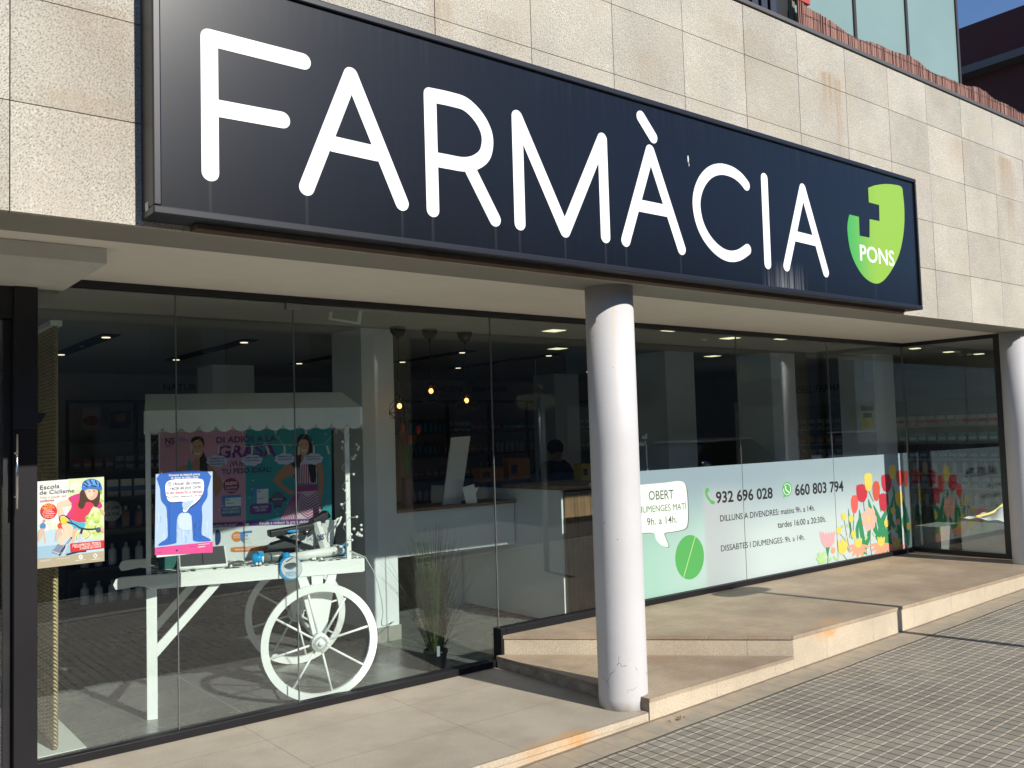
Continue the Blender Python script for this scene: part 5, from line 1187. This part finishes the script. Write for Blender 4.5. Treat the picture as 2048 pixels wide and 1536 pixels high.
# white floodlight under the soffit
p = onz(692, 622, 2.50); FLH = mat('flood_housing', (.62, .66, .60), .5)
t = thing('floodlight', 'small square white floodlight tilted under the ceiling behind the glass', 'floodlight', (2.72, 5.75, 2.5))
P0 = Vector((2.98, 5.75, 2.48)); d = ray(692, 622); P0 = CAM+d*(5.8/d.y)
rot = Matrix.Rotation(R(-35), 3, 'Z')@Matrix.Rotation(R(35), 3, 'X')@Matrix.Rotation(R(12), 3, 'Y'); 
mb = MB(); mb.box(P0-Vector((.115, .02, .085)), P0+Vector((.115, .03, .085)), FLH, rot=rot, at=P0); mb.build('housing', t, bevel=.006)
mb = MB(); mb.box(P0-Vector((.09, .024, .062)), P0+Vector((.09, -.0205, .062)), mat('flood_lens', (.22, .28, .24), .2), rot=rot, at=P0); mb.build('lens', t)
mb = MB(); mb.box((P0.x-.02, P0.y, P0.z+.04), (P0.x+.02, P0.y+.02, CZ), FLH); mb.build('bracket', t)
for (px, py, dd, lb) in ((1072, 770, 8.5, 'small white spotlight deep in the shop left of the column'), (1398, 672, 6.0, 'small dim ceiling spotlight right of the column')):
    d = ray(px, py); p = CAM+d*(dd/d.y); mb = MB(); mb.tube([p, p+Vector((.06, -.05, -.03))], .03, FLH, 14); mb.tube([p, Vector((p.x, p.y, CZ))], .006, FLH, 6); mb.build('spotlight', None, lb, 'spotlight')

# wall lettering
SB = mat('wall_letter', (.02, .02, .02), .6)
def walltext(s_, px0, px1, py, hpx, y, label):
    a = ony(px0, py, y-.005); b_ = ony(px1, py, y-.005); h_ = hpx/FPX*(y/ray((px0+px1)/2, py).y)*ray(0, 0).length*0+abs(ony(px0, py-hpx, y).z-a.z)
    mb = MB(); put_text(mb, s_, a, XU, ZU, SB, b_.x-a.x, h_, .005); mb.build('wall_lettering', None, label, 'lettering')
walltext('NATUR', 327, 393, 780, 13, 12, 'dark capital letters reading natur on the back wall above the cart')
walltext('HIGIENE', 876, 928, 783, 11, 12, 'dark capital letters reading higiene on the back wall between the pendants')
walltext('DERMATOLOGIA', 945, 1015, 783, 10, 12, 'faint dark lettering on the back wall right of the word higiene')
a = onx(1563, 789, 12.99); b_ = onx(1712, 779, 12.99); mb = MB()
put_text(mb, 'CONSELL FARMAC\u00c8UTIC', (12.985, a.y, a.z), (0, -1, 0), ZU, SB, (a.y-b_.y)*1.18, .12, .005); mb.build('wall_lettering', None, 'dark lettering reading consell farmac\u00e8utic on the right hand wall', 'lettering')

# shelving ------------------------------------------------------------
SHM = mat('shelf_board', (.14, .10, .06), .6, var=.15); SHF = mat('shelf_black', (.01, .01, .01), .5)
def shelf_unit(x0, x1, y, zs, ztop, n, label):
    t = thing('shelving', label, 'shelving', ((x0+x1)/2, y, 0), group='black framed shelving on the back wall')
    mb = MB()
    for i in range(n+1):
        x = x0+(x1-x0)*i/n; mb.box((x-.02, y-.30, 0), (x+.02, y-.26, ztop), SHF)
    mb.box((x0-.02, y-.301, ztop), (x1+.02, y-.26, ztop+.04), SHF); mb.build('frame', t)
    for z in zs: mb = MB(); mb.box((x0, y-.30, z-.03), (x1, y-.01, z), SHM); mb.build('shelf', t)
    return t
SZs = [.35, .70, 1.05, 1.40, 1.75]
shelf_unit(2.55, 4.9, 11.98, SZs, 2.20, 3, 'black framed shelves of boxes behind the left half of the cart')
shelf_unit(7.2, 11.2, 11.98, SZs, 2.20, 5, 'black framed hygiene shelves of bottles under the pendant lamps')
def proto_bottle():
    t = thing('bottle', 'x', 'bottle', (0, 0, 0)); return t
bott = {}
def bottle(kind, colr, capc):
    mb = CB() if False else MB()
    m1 = mat('bottle_'+kind, colr, .3); m2 = mat('cap_'+kind, capc, .4)
    mb.lathe((0, 0, 0), [(.03, 0), (.034, .01), (.034, .13), (.014, .155)], m1, 12); mb.lathe((0, 0, .156), [(.014, 0), (.014, .035)], m2, 10); return mb
def boxm(kind, colr, w_, h_, band):
    mb = MB(); m1 = mat('box_'+kind, colr, .5); m2 = mat('boxband_'+kind, band, .5); mb.box((-w_/2, -.03, 0), (w_/2, .03, h_), m1); mb.box((-w_/2-.001, -.0315, h_*.3), (w_/2+.001, -.0302, h_*.6), m2); return mb
kinds = {
 'turquoise bottle': ('bottle', lambda: bottle('turquoise', (.02, .30, .42), (.01, .05, .10))),
 'white bottle': ('bottle', lambda: bottle('white', (.55, .55, .52), (.35, .35, .33))),
 'amber bottle': ('bottle', lambda: bottle('amber', (.30, .14, .05), (.5, .5, .48))),
 'green bottle': ('bottle', lambda: bottle('green', (.10, .25, .12), (.5, .5, .48))),
 'white carton': ('box', lambda: boxm('white', (.55, .54, .50), .09, .15, (.05, .12, .3))),
 'pink carton': ('box', lambda: boxm('pink', (.50, .20, .20), .08, .13, (.5, .5, .48))),
 'orange carton': ('box', lambda: boxm('orange', (.55, .24, .06), .10, .12, (.6, .55, .4))),
 'teal carton': ('box', lambda: boxm('teal', (.05, .32, .30), .10, .13, (.6, .6, .58))),
 'red and white carton': ('box', lambda: boxm('redwhite', (.60, .58, .55), .12, .14, (.50, .03, .05))),
 'navy carton': ('box', lambda: boxm('navy', (.03, .05, .16), .10, .12, (.4, .45, .5))),
}
def place_row(kind, x0, x1, y, z, n, where, axis='x', rz=0.):
    cat, fn = kinds[kind]; key = kind
    pts = [(x0+(x1-x0)*(i+.5)/n) for i in range(n)]
    for i, q in enumerate(pts):
        loc = (q, y, z) if axis == 'x' else (y, q, z)
        if key not in bott:
            o = fn().build('bottle' if cat == 'bottle' else 'carton', None, 'x', cat, 'x'); bott[key] = o; used = o
        else: used = bott[key].copy(); COL.objects.link(used)
        used.location = loc; used.rotation_euler = (0, 0, rz+random.uniform(-.08, .08))
        used['label'] = '%s %s' % (kind, where); used['group'] = '%ss %s' % (kind, where)
ry = 11.80
zn = {1.75: 'on the top board of', 1.40: 'on the second board of', 1.05: 'on the middle board of', .70: 'on the fourth board of', .35: 'on the bottom board of'}
hy = 'the higiene shelves'
place_row('turquoise bottle', 7.25, 8.05, ry, 1.75, 9, 'on the top board of '+hy); place_row('turquoise bottle', 7.25, 7.95, ry, 1.40, 8, 'on the second board of '+hy)
place_row('white carton', 8.05, 8.5, ry, 1.75, 4, 'on the top board of '+hy); place_row('pink carton', 8.5, 9.1, ry, 1.75, 6, 'on the top board of '+hy); place_row('teal carton', 9.15, 9.9, ry, 1.75, 6, 'on the top board of '+hy)
place_row('white bottle', 8.0, 8.3, ry, 1.40, 3, 'on the second board of '+hy); place_row('orange carton', 8.35, 8.95, ry, 1.40, 5, 'on the second board of '+hy); place_row('white bottle', 9.0, 9.9, ry, 1.40, 9, 'at the right of the second board of '+hy)
place_row('pink carton', 7.25, 8.6, ry, 1.05, 11, 'on the middle board of '+hy); place_row('green bottle', 8.65, 9.9, ry, 1.05, 11, 'on the middle board of '+hy)
place_row('white bottle', 7.25, 8.8, ry, .70, 14, 'on the fourth board of '+hy); place_row('white carton', 9.9, 11.1, ry, 1.75, 9, 'at the right end of the top board of '+hy); place_row('teal carton', 9.9, 11.1, ry, 1.40, 9, 'at the right end of the second board of '+hy)
nl = 'the shelves left of the cart'
place_row('pink carton', 2.6, 3.1, ry, 1.40, 4, 'on the second board of '+nl); place_row('white carton', 3.1, 3.7, ry, 1.40, 5, 'on the second board of '+nl); place_row('white bottle', 2.6, 3.7, ry, 1.05, 11, 'on the middle board of '+nl)
place_row('orange carton', 2.6, 3.7, ry, .70, 8, 'on the fourth board of '+nl); place_row('white bottle', 2.6, 3.7, ry, .35, 11, 'on the bottom board of '+nl)
# low white sun-cream boxes near the cart (display gondola)
gd = thing('display_gondola', 'dark freestanding gondola of pale tubes between ropes and cart', 'display stand', (2.3, 8.6, 0))
mb = MB(); mb.box((1.9, 8.75, 0), (3.3, 8.8, 1.45), SHF); mb.build('back_board', gd)
for z in (.30, .62, .94, 1.22): mb = MB(); mb.box((1.9, 8.45, z-.02), (3.3, 8.748, z), SHF); mb.build('shelf', gd)
for z, wd_, kd in ((.30, 'lowest', 'white bottle'), (.62, 'second lowest', 'white bottle'), (.94, 'third', 'amber bottle'), (1.22, 'top', 'white carton')):
    place_row(kd, 1.95, 2.75, 8.58, z, 7, 'on the %s shelf of the dark gondola by the ropes' % wd_)
pr = thing('price_disc', 'round pale price disc on the dark gondola by the ropes', 'sign', tuple(ony(222, 1022, 8.42)))
mb = MB(); q = ony(222, 1022, 8.42); mb.lathe(q, [(.09, 0), (.09, .004)], mat('price_pale', (.5, .5, .47), .5), 32, axis='y'); mb.build('disc', pr)
mb = MB(); put_text(mb, '1x7,50\u20ac', q+Vector((-.07, -.0055, .012)), XU, ZU, INK, .14, .03, .01); put_text(mb, '2x3,95\u20ac', q+Vector((-.07, -.0055, -.04)), XU, ZU, INK, .14, .03, .01); mb.build('lettering', pr)
# two framed pictures standing on top of the left shelves
q = ony(182, 835, 11.7)
mb = MB(); a = ony(165, 815, 11.72); b_ = ony(200, 858, 11.72); mb.box((a.x, 11.72, b_.z), (b_.x, 11.74, a.z), C('art_pale', (.35, .33, .30))); mb.sphere(((a.x+b_.x)/2, 11.72, b_.z+.1), .09, C('art_red', (.30, .03, .03)), 12, 8, (1, .05, .7)); mb.build('picture', None, 'small pale picture with a red shape on the left back shelf', 'picture')
mb = MB(); a = ony(220, 822, 11.72); b_ = ony(262, 856, 11.72); mb.box((a.x, 11.72, b_.z), (b_.x, 11.74, a.z), C('art_dark', (.03, .03, .03))); mb.sphere(((a.x+b_.x)/2, 11.72, b_.z+.13), .07, C('art_yellow', (.45, .30, .03)), 12, 8, (1, .05, .8)); mb.build('picture', None, 'small dark picture with yellow shapes on the left back shelf', 'picture')

# right wall shelving (seen through the end pane)
rs = thing('wall_shelving', 'wall shelves packed with cartons seen through the end pane', 'shelving', (12.8, 5.6, 0))
mb = MB(); mb.box((12.95, 4.4, 0), (12.99, 9.6, 2.0), mat('shelf_back', (.20, .19, .18), .7)); mb.build('back_board', rs)
RZ = [.50, .75, .95, 1.15, 1.38, 1.62]
for z in RZ: mb = MB(); mb.box((12.62, 4.4, z-.02), (12.949, 9.6, z), mat('shelf_white', (.42, .42, .40), .5)); mb.build('shelf', rs)
rk = ['white bottle', 'white carton', 'white bottle', 'navy carton', 'teal carton', 'red and white carton']
rw = ['lowest', 'second lowest', 'third', 'fourth', 'fifth', 'top']
for z, k, w_ in zip(RZ, rk, rw): place_row(k, 4.5, 7.6, 12.72, z, 22, 'on the %s shelf of the right wall' % w_, 'y', -math.pi/2)
for z, k, w_ in zip(RZ[2:], ['orange carton', 'white carton', 'orange carton', 'white carton'], rw[2:]): place_row(k, 7.65, 9.5, 12.72, z, 12, 'on the far end of the %s right wall shelf' % w_, 'y', -math.pi/2)
# desk things
q = ony(1050, 955, 7.6)
for (px, py, y, w_, h_, m, lb) in ((985, 962, 7.3, .30, .14, mat('dk_box_orange', (.34, .12, .03), .5), 'dull orange box on the service desk behind the leaflet stand'), (1040, 960, 7.4, .28, .22, mat('dk_box_orange2', (.42, .16, .03), .5), 'taller orange box on the service desk next to the person'), (1178, 955, 6.5, .18, .16, mat('dk_box_yellow', (.40, .30, .03), .5), 'yellow packet on the service desk beside the column')):
    d = ray(px, py); p = CAM+d*(y/d.y); mb = MB(); mb.box((p.x-w_/2, y, 1.20), (p.x+w_/2, y+.12, 1.20+h_), m); mb.box((p.x-w_*.4, y-.001, 1.20+h_*.3), (p.x-w_*.1, y-.0002, 1.20+h_*.7), NVY); mb.build('product_box', None, lb, 'box')
# roll up banner, eyeglass rack, notice, sign on stick
d = ray(1497, 900); p = CAM+d*(8.6/d.y)
bn = thing('rollup_banner', 'grey white standing banner behind the film left of the inner pillar', 'banner', (p.x, 8.6, 0))
a = ony(1469, 806, 8.6); b_ = ony(1522, 806, 8.6); mb = MB(); mb.box((a.x, 8.6, .1), (b_.x, 8.61, a.z), mat('banner_grey', (.42, .42, .42), .6)); mb.build('sheet', bn)
mb = MB(); put_text(mb, 'Infosine', (a.x+.04, 8.598, a.z-.12), XU, ZU, C('banner_red2', (.20, .05, .05)), b_.x-a.x-.1, .07, .0)
c = ony(1497, 850, 8.598); mb.prism([(c.x-.14, 8.598, c.z+.12), (c.x+.1, 8.598, c.z+.02), (c.x+.15, 8.598, c.z-.16), (c.x-.05, 8.598, c.z-.16)], (0, .0015, 0), INK); mb.build('print', bn)
rk_ = thing('glasses_rack', 'thin wire rack of spectacles in front of the grey banner', 'rack', (p.x-.1, 7.9, 0)); mb = MB(); d = ray(1497, 900); p2 = CAM+d*(7.9/d.y)
for i in range(5):
    z = .9+.13*i; mb.tube([(p2.x-.12, 7.9, z), (p2.x+.12, 7.9, z)], .003, STEEL, 5)
    for sx in (-.06, .06): mb.tube([(p2.x+sx+.028*math.cos(k*.9), 7.88, z+.03+.018*math.sin(k*.9)) for k in range(7)], .002, BLK, 5, closed=True)
for sx in (-.12, .12): mb.tube([(p2.x+sx, 7.9, 0), (p2.x+sx, 7.9, 1.6)], .004, STEEL, 6)
mb.build('wires', rk_)
d = ray(1735, 835); dn = Vector((d.x, d.y, 0)).normalized(); pc = dn*(13.0-.36); ft = (13.0-.36)/math.hypot(d.x, d.y)
yy = pc.y; a = ony(1722, 812, dn.y*13.0-.262); b_ = ony(1749, 856, dn.y*13.0-.262)
t = thing('yellow_notice', 'small yellow and black notice stuck on the pillar left of the end pane', 'notice', tuple(a)); mb = MB(); mb.box((a.x, a.y, b_.z), (b_.x, a.y+.004, a.z), mat('notice_yellow', (.55, .48, .03), .5)); mb.build('sheet', t)
mb = MB(); mb.box((a.x, a.y-.001, a.z-.06), (b_.x, a.y-.0002, a.z), INK); mb.box((a.x+.05, a.y-.001, a.z-.15), (b_.x-.05, a.y-.0002, a.z-.09), INK); mb.build('print', t)
t = thing('cut_out_sign', 'white cut out script sign on a stick just right of the grey column', 'sign', tuple(ony(1292, 936, 5.6))); mb = MB()
a = ony(1285, 866, 5.6); mb.tube([ony(1292, 890, 5.6), ony(1297, 975, 5.6)], .006, WHITE, 8); mb.build('stick', t)
mb = MB(); put_text(mb, 'Bon', ony(1284, 878, 5.6), XU, ZU, WHITE, .065, .045, .01, True); put_text(mb, 'Nadal', ony(1276, 892, 5.6), XU, ZU, WHITE, .105, .045, .01, True); mb.build('lettering', t)
# draped bench behind the end pane
CLOTHG = mat('drape_grey', (.62, .64, .64), .85, var=.10, vs=6, bump=.7, bs=9)
t = thing('draped_bench', 'low bench under a rumpled pale grey cloth behind the end pane', 'bench', (10.6, 4.9, .19))
mb = MB(); n_ = 14; vs = []; fs = []
rn = random.Random(8)
bx0, bx1, by0, by1, bz0, bz1 = 10.25, 11.3, 4.32, 4.90, .19, .56
mb.box((bx0, by0, bz0), (bx1, by1, bz1-.01), CLOTHG); mb.build('base', t)
mb = MB(); N1 = 20
for i in range(N1+1):
    for j in range(N1+1):
        x = bx0-.02+(bx1-bx0+.04)*i/N1; y = by0-.02+(by1-by0+.04)*j/N1
        z = bz1+.012*math.sin(x*19+y*7)+.010*math.sin(y*31-x*11)+(.02+.13*max(0, 1-((x-10.7)/.35)**2)*max(0, 1-((y-4.5)/.25)**2))
        vs.append((x, y, z))
for i in range(N1):
    for j in range(N1): a = i*(N1+1)+j; fs.append((a, a+N1+1, a+N1+2, a+1))
mb.add(vs, fs, CLOTHG, True); mb.build('cloth', t)
mb = MB(); mb.tube(catmull([(10.30, 4.76, .60), (10.5, 4.66, .64), (10.75, 4.62, .73), (10.95, 4.6, .70)], 6), .014, mat('yellow_band', (.75, .62, .15), .6), 8); mb.build('yellow_strip', t)
mb = MB(); mb.box((9.98, 5.0, .19), (10.5, 5.29, .50), mat('dull_box', (.16, .17, .16), .6)); mb.build('storage_box', None, 'dull grey storage box inside the glass corner by the bench', 'box')

# person at the desk
def person():
    d = ray(1108, 900); y = 8.9; p = CAM+d*(y/d.y); bx = p.x
    t = thing('person', 'person with dark hair and navy jacket seated behind the service desk', 'person', (bx, y, 0))
    me = bpy.data.meshes.new('body'); H_ = 1.52
    V = [(0, 0, .80), (0, 0, 1.0), (0, -.02, 1.2), (0, -.03, 1.28), (.0, -.05, 1.33), (0, -.06, 1.42), (0, -.06, 1.48), (.19, -.02, 1.22), (.25, -.08, 1.02), (.12, -.28, 1.02), (.04, -.36, 1.03), (-.19, -.02, 1.22), (-.25, -.08, 1.02), (-.12, -.28, 1.02), (-.04, -.36, 1.03),
         (.10, -.02, .78), (.12, -.40, .70), (.12, -.42, .25), (.12, -.52, .05), (-.10, -.02, .78), (-.12, -.40, .70), (-.12, -.42, .25), (-.12, -.52, .05)]
    E_ = [(0, 1), (1, 2), (2, 3), (3, 4), (4, 5), (5, 6), (3, 7), (7, 8), (8, 9), (9, 10), (3, 11), (11, 12), (12, 13), (13, 14), (0, 15), (15, 16), (16, 17), (17, 18), (0, 19), (19, 20), (20, 21), (21, 22)]
    rr = [.15, .14, .15, .09, .05, .085, .08, .065, .05, .038, .025, .065, .05, .038, .025, .09, .065, .05, .04, .09, .065, .05, .04]
    me.from_pydata(V, E_, []); me.materials.append(mat('skin_tone', (.38, .22, .15), .6)); o = bpy.data.objects.new('body', me); COL.objects.link(o); o.parent = t
    sk = o.modifiers.new('skin', 'SKIN'); 
    for i, r_ in enumerate(rr): me.skin_vertices[0].data[i].radius = (r_, r_*.85)
    me.skin_vertices[0].data[0].use_root = True
    ss = o.modifiers.new('sub', 'SUBSURF'); ss.levels = 2; ss.render_levels = 2
    # jacket: same skeleton, a little wider
    m2 = bpy.data.meshes.new('jacket'); V2 = [V[i] for i in (0, 1, 2, 3, 7, 8, 9, 11, 12, 13)]; m2.from_pydata(V2, [(0, 1), (1, 2), (2, 3), (3, 4), (4, 5), (5, 6), (3, 7), (7, 8), (8, 9)], []); m2.materials.append(mat('navy_cloth', (.015, .03, .085), .85))
    j = bpy.data.objects.new('jacket', m2); COL.objects.link(j); j.parent = t; j.modifiers.new('skin', 'SKIN')
    for i, r_ in enumerate((.18, .17, .18, .11, .085, .07, .055, .085, .07, .055)): m2.skin_vertices[0].data[i].radius = (r_, r_*.9)
    m2.skin_vertices[0].data[0].use_root = True; s2 = j.modifiers.new('sub', 'SUBSURF'); s2.levels = 2; s2.render_levels = 2
    mb = MB(); mb.sphere((bx, y-.03, 1.485), .105, mat('dark_hair', (.012, .009, .008), .6), 16, 10, (1, 1.05, 1.05)); mb.build('hair', t)
    mb = MB(); mb.box((bx-.3, y-.3, .3), (bx+.3, y+.3, .66), BLK); mb.build('stool', None, 'dark stool under the seated person behind the desk', 'stool')
person()

# ================================================================ ABOVE THE CLADDING
rb = thing('reed_screen', 'brown reed screen with a wavy top edge along the balcony parapet', 'screen', (8, 3.93, 4.67))
mb = MB(); rn = random.Random(21); x = 6.08
while x < 15.2:
    wd = rn.uniform(.006, .011); zt = 4.90+.022*math.sin(x*4.3)+.012*math.sin(x*9.7+1)+rn.uniform(-.004, .004)+max(0, 6.5-x)*.12
    mb.box((x, 3.93+rn.uniform(-.006, .006), 4.669), (x+wd, 3.945, zt+.10*0), M_REED); x += wd+rn.uniform(.0002, .0012)
mb.build('reeds', rb)
mb = MB()
for z in (4.75, 4.87): mb.tube([(6.1, 3.925, z), (15.1, 3.925, z)], .002, GREYINK, 5)
mb.build('binding_wire', rb)
FG = mat('frosted_glass', (.22, .32, .30), .35, var=.06, vs=1.5); PST = mat('balcony_post', (.04, .03, .03), .5)
sc2 = thing('glass_balcony_screen', 'tall frosted green glass balcony screen with dark posts above the reeds', 'screen', (7.3, 4.0, 4.67))
bxs = [6.13, 7.05, 7.95, 8.8]
bxs = [6.10, ony(1707, 20, 4.0).x, ony(1812, 50, 4.0).x, ony(1914, 80, 4.0).x]
for i in range(3):
    mb = MB(); mb.box((bxs[i]+.02, 4.0, 4.67), (bxs[i+1]-.02, 4.012, 7.0), FG); mb.build('panel', sc2)
for i, x in enumerate(bxs):
    mb = MB(); mb.box((x-.018, 3.985, 4.67), (x+.018, 4.03, 7.0), PST if i else mat('post_olive', (.16, .15, .10), .5)); mb.build('post', sc2)
rl = thing('balcony_railing', 'dark balcony railing of upright slats left of the frosted screens', 'railing', (5.2, 4.0, 4.67))
mb = MB(); x = -2
while x < 5.85:
    mb.box((x, 4.0, 4.67), (x+.075, 4.015, 5.6), mat('slat_blue_black', (.035, .04, .055), .4)); x += .115
mb.build('slats', rl); mb = MB(); mb.box((-2, 3.995, 5.6), (5.9, 4.03, 5.64), SHF); mb.build('top_rail', rl)
mb = MB(); mb.box((5.88, 4.02, 4.67), (6.08, 4.5, 7.0), SHF); mb.build('end_post', rl)
q = ony(1607, 0, 3.98); mb = MB(); mb.box((q.x-.14, 3.96, q.z-.03), (q.x+.06, 3.99, q.z+.3), mat('red_towel', (.45, .06, .05), .8)); mb.build('towel', None, 'corner of red cloth hanging over the balcony railing', 'cloth')
# dark red building beyond
DR = mat('dark_red_wall', (.055, .012, .012), .8, var=.15, vs=2); DRB = mat('grey_band', (.10, .095, .10), .8)
bx = thing('neighbour_building', 'dark red block with a grey band rising behind the parapet at top right', 'building', (24, 10, 0))
mb = MB(); mb.box((20, 2.0, 0), (34, 22, 9.12), DR); mb.box((20, 2.0, 9.28), (34, 22, 10.30), DR); mb.build('wall', bx)
mb = MB(); mb.box((19.6, 1.7, 9.12), (34, 22, 9.28), DRB); mb.build('balcony_slab', bx)

# ================================================================ THE STREET BEHIND THE CAMERA (reflected in the glass)
WD = mat('far_window', (.02, .025, .03), .1)
def block(x0, x1, y, h, colr, label, nx, nz):
    t = thing('street_building', label, 'building', ((x0+x1)/2, y, 0), group='buildings across the road')
    mb = MB(); mb.box((x0, y-8, -.3), (x1, y, h), mat('wall_'+label[:8], colr, .85, var=.1, vs=1)); mb.build('wall', t)
    mb = MB(); mb.box((x0-.2, y-8, h), (x1+.2, y+.3, h+.3), DRB); mb.build('cornice', t)
    for i in range(nx):
        for k in range(nz):
            a = x0+(x1-x0)*(i+.25)/nx; b = x0+(x1-x0)*(i+.75)/nx; z = 1.0+k*3.0
            f = MB(); f.box((a, y, z), (b, y+.04, z+1.7), WD); f.build('window', t)
block(-24, -2, -15.5, 7.6, (.16, .13, .11), 'brownish apartment block across the road, left', 7, 3); block(-1.6, 10, -15.5, 8.2, (.20, .18, .16), 'grey apartment block across the road, middle', 4, 3); block(10.05, 85, -15.5, 7.2, (.13, .11, .10), 'dark apartment block across the road, right', 7, 3)
# street sign pole whose shadow crosses the terrace
sp = thing('street_sign_pole', 'slim grey street sign pole on the pavement just outside the view', 'sign pole', (7.08, 2.3, zpav(7.08)))
mb = MB(); mb.tube([(7.08, 2.3, zpav(7.08)), (7.08, 2.3, 2.12)], .036, HUBM, 14); mb.build('pole', sp)
mb = MB(); mb.prism([(7.02+.32*math.cos(t)*(1 if abs(math.cos(t)) < .8 else .95), 2.262, 2.055+.10*math.copysign(abs(math.sin(t))**.6, math.sin(t))) for t in (2*math.pi*i/36 for i in range(36))], (0, .006, 0), HUBM); mb.build('plate', sp)
def car(x, y, colr, label, rz=0.):
    t = thing('parked_car', label, 'car', (x, y, pz(x)-.13), rz, 'cars parked along the near kerb')
    pm = mat('car_paint_'+label[:5], colr, .25, coat=1.); gm = mat('car_window', (.015, .02, .02), .05); tm = mat('tyre', (.02, .02, .02), .8); ch = mat('chrome', (.7, .7, .72), .12, 1.)
    sec = [(-2.05, .35, .62, .70), (-1.95, .28, .78, .78), (-1.2, .22, .90, .84), (-.55, .20, .95, .86), (.6, .20, .96, .86), (1.5, .22, .98, .84), (2.0, .28, .92, .76), (2.1, .40, .70, .68)]
    vs = []; fs = []
    for (px_, zl, zh, hw) in sec:
        vs += [(px_, -hw*.92, zl), (px_, -hw, (zl+zh)/2), (px_, -hw*.93, zh-.04), (px_, -hw*.78, zh), (px_, hw*.78, zh), (px_, hw*.93, zh-.04), (px_, hw, (zl+zh)/2), (px_, hw*.92, zl)]
    for i in range(len(sec)-1):
        for k in range(8): fs.append((8*i+k, 8*i+(k+1) % 8, 8*(i+1)+(k+1) % 8, 8*(i+1)+k))
    fs += [tuple(range(8)), tuple(reversed(range(8*(len(sec)-1), 8*len(sec))))]
    m = CB(); m.add(vs, fs, pm, True); m.build('body', t, bevel=.02)
    m = CB(); cs = [(-1.05, .90, .80), (-.35, 1.38, .60), (1.0, 1.42, .60), (1.75, .96, .76)]; vs = []; fs = []
    for (px_, z_, hw) in cs: vs += [(px_, -hw, z_), (px_, hw, z_)]
    base = [(-1.05, -.80, .88), (1.75, -.76, .90), (1.75, .76, .90), (-1.05, .80, .88)]
    o_ = len(vs); vs += base
    m.add(vs, [(0, 1, 3, 2), (4, 5, 7, 6), (o_, 2, 4, o_+1), (o_, o_+1, 4, 2), (o_+3, o_+2, 5, 3)][:2]+[(o_, 0, 2), (o_, 2, 4, o_+1), (o_+1, 4, 6), (o_+3, 3, 1), (o_+3, o_+2, 5, 3), (o_+2, 7, 5)], gm); m.build('windows', t)
    m = CB(); m.prism([(-.40, -.61, 1.375), (-.40, .61, 1.375), (1.05, .61, 1.415), (1.05, -.61, 1.415)], (0, 0, .035), pm); m.build('roof', t, bevel=.012)
    for sx in (-1.3, 1.3):
        for sy in (-.78, .78):
            m = CB(); m.lathe((sx, sy, .31), [(.18, -.09), (.30, -.09), (.315, -.05), (.315, .05), (.30, .09), (.18, .09)], tm, 28, axis='y'); w_ = m.build('wheel', t)
            m = CB(); m.lathe((sx, sy, .31), [(.03, -.095), (.18, -.092), (.18, .092), (.03, .095)], ch, 20, axis='y'); m.build('rim', w_)
    for sy in (-.92, .92): m = CB(); m.sphere((-.75, sy, .98), .10, ch, 12, 8, (.7, 1, .8)); m.build('mirror', t)
    for sy in (-.6, .6): m = CB(); m.sphere((-2.0, sy, .66), .13, mat('headlight', (.8, .8, .8), .1), 12, 8, (.5, 1.2, .7)); m.build('headlight', t)
    return t
car(13.4, -.75, (.50, .52, .54), 'silver parked car by the kerb, nearest to the sign pole'); car(19.2, -.75, (.62, .62, .60), 'white parked car by the kerb, behind the silver one'); car(-7.5, -.75, (.05, .06, .09), 'dark blue parked car by the kerb, left of the view')
# little weeds along the joint of the pavement
wd = MB(); rn = random.Random(3); WG = mat('weed_green', (.06, .11, .02), .6)
for (px, py, n_) in ((1005, 1533, 90), (1362, 1443, 10), (1050, 1520, 40)):
    c = onz(px, py, -.06); 
    for i in range(n_):
        p = c+Vector((rn.gauss(0, .05), rn.gauss(0, .008), 0)); p.z = zpav(p.x); a = rn.uniform(0, 6.28); l_ = rn.uniform(.006, .03); q = Vector((math.cos(a), math.sin(a), 0))
        s_ = Vector((-q.y, q.x, 0))*.004; tip = p+q*l_+Vector((0, 0, l_*.5)); mid = p+q*l_*.5+Vector((0, 0, l_*.45)); wd.add([p, mid-s_*1.6, tip, mid+s_*1.6], [(0, 1, 2, 3)], WG if rn.random() < .6 else mat('weed_dry', (.20, .15, .06), .8))
wd.build('weeds', None, 'small weeds growing in the joint at the foot of the terrace', 'weeds', kind='stuff')
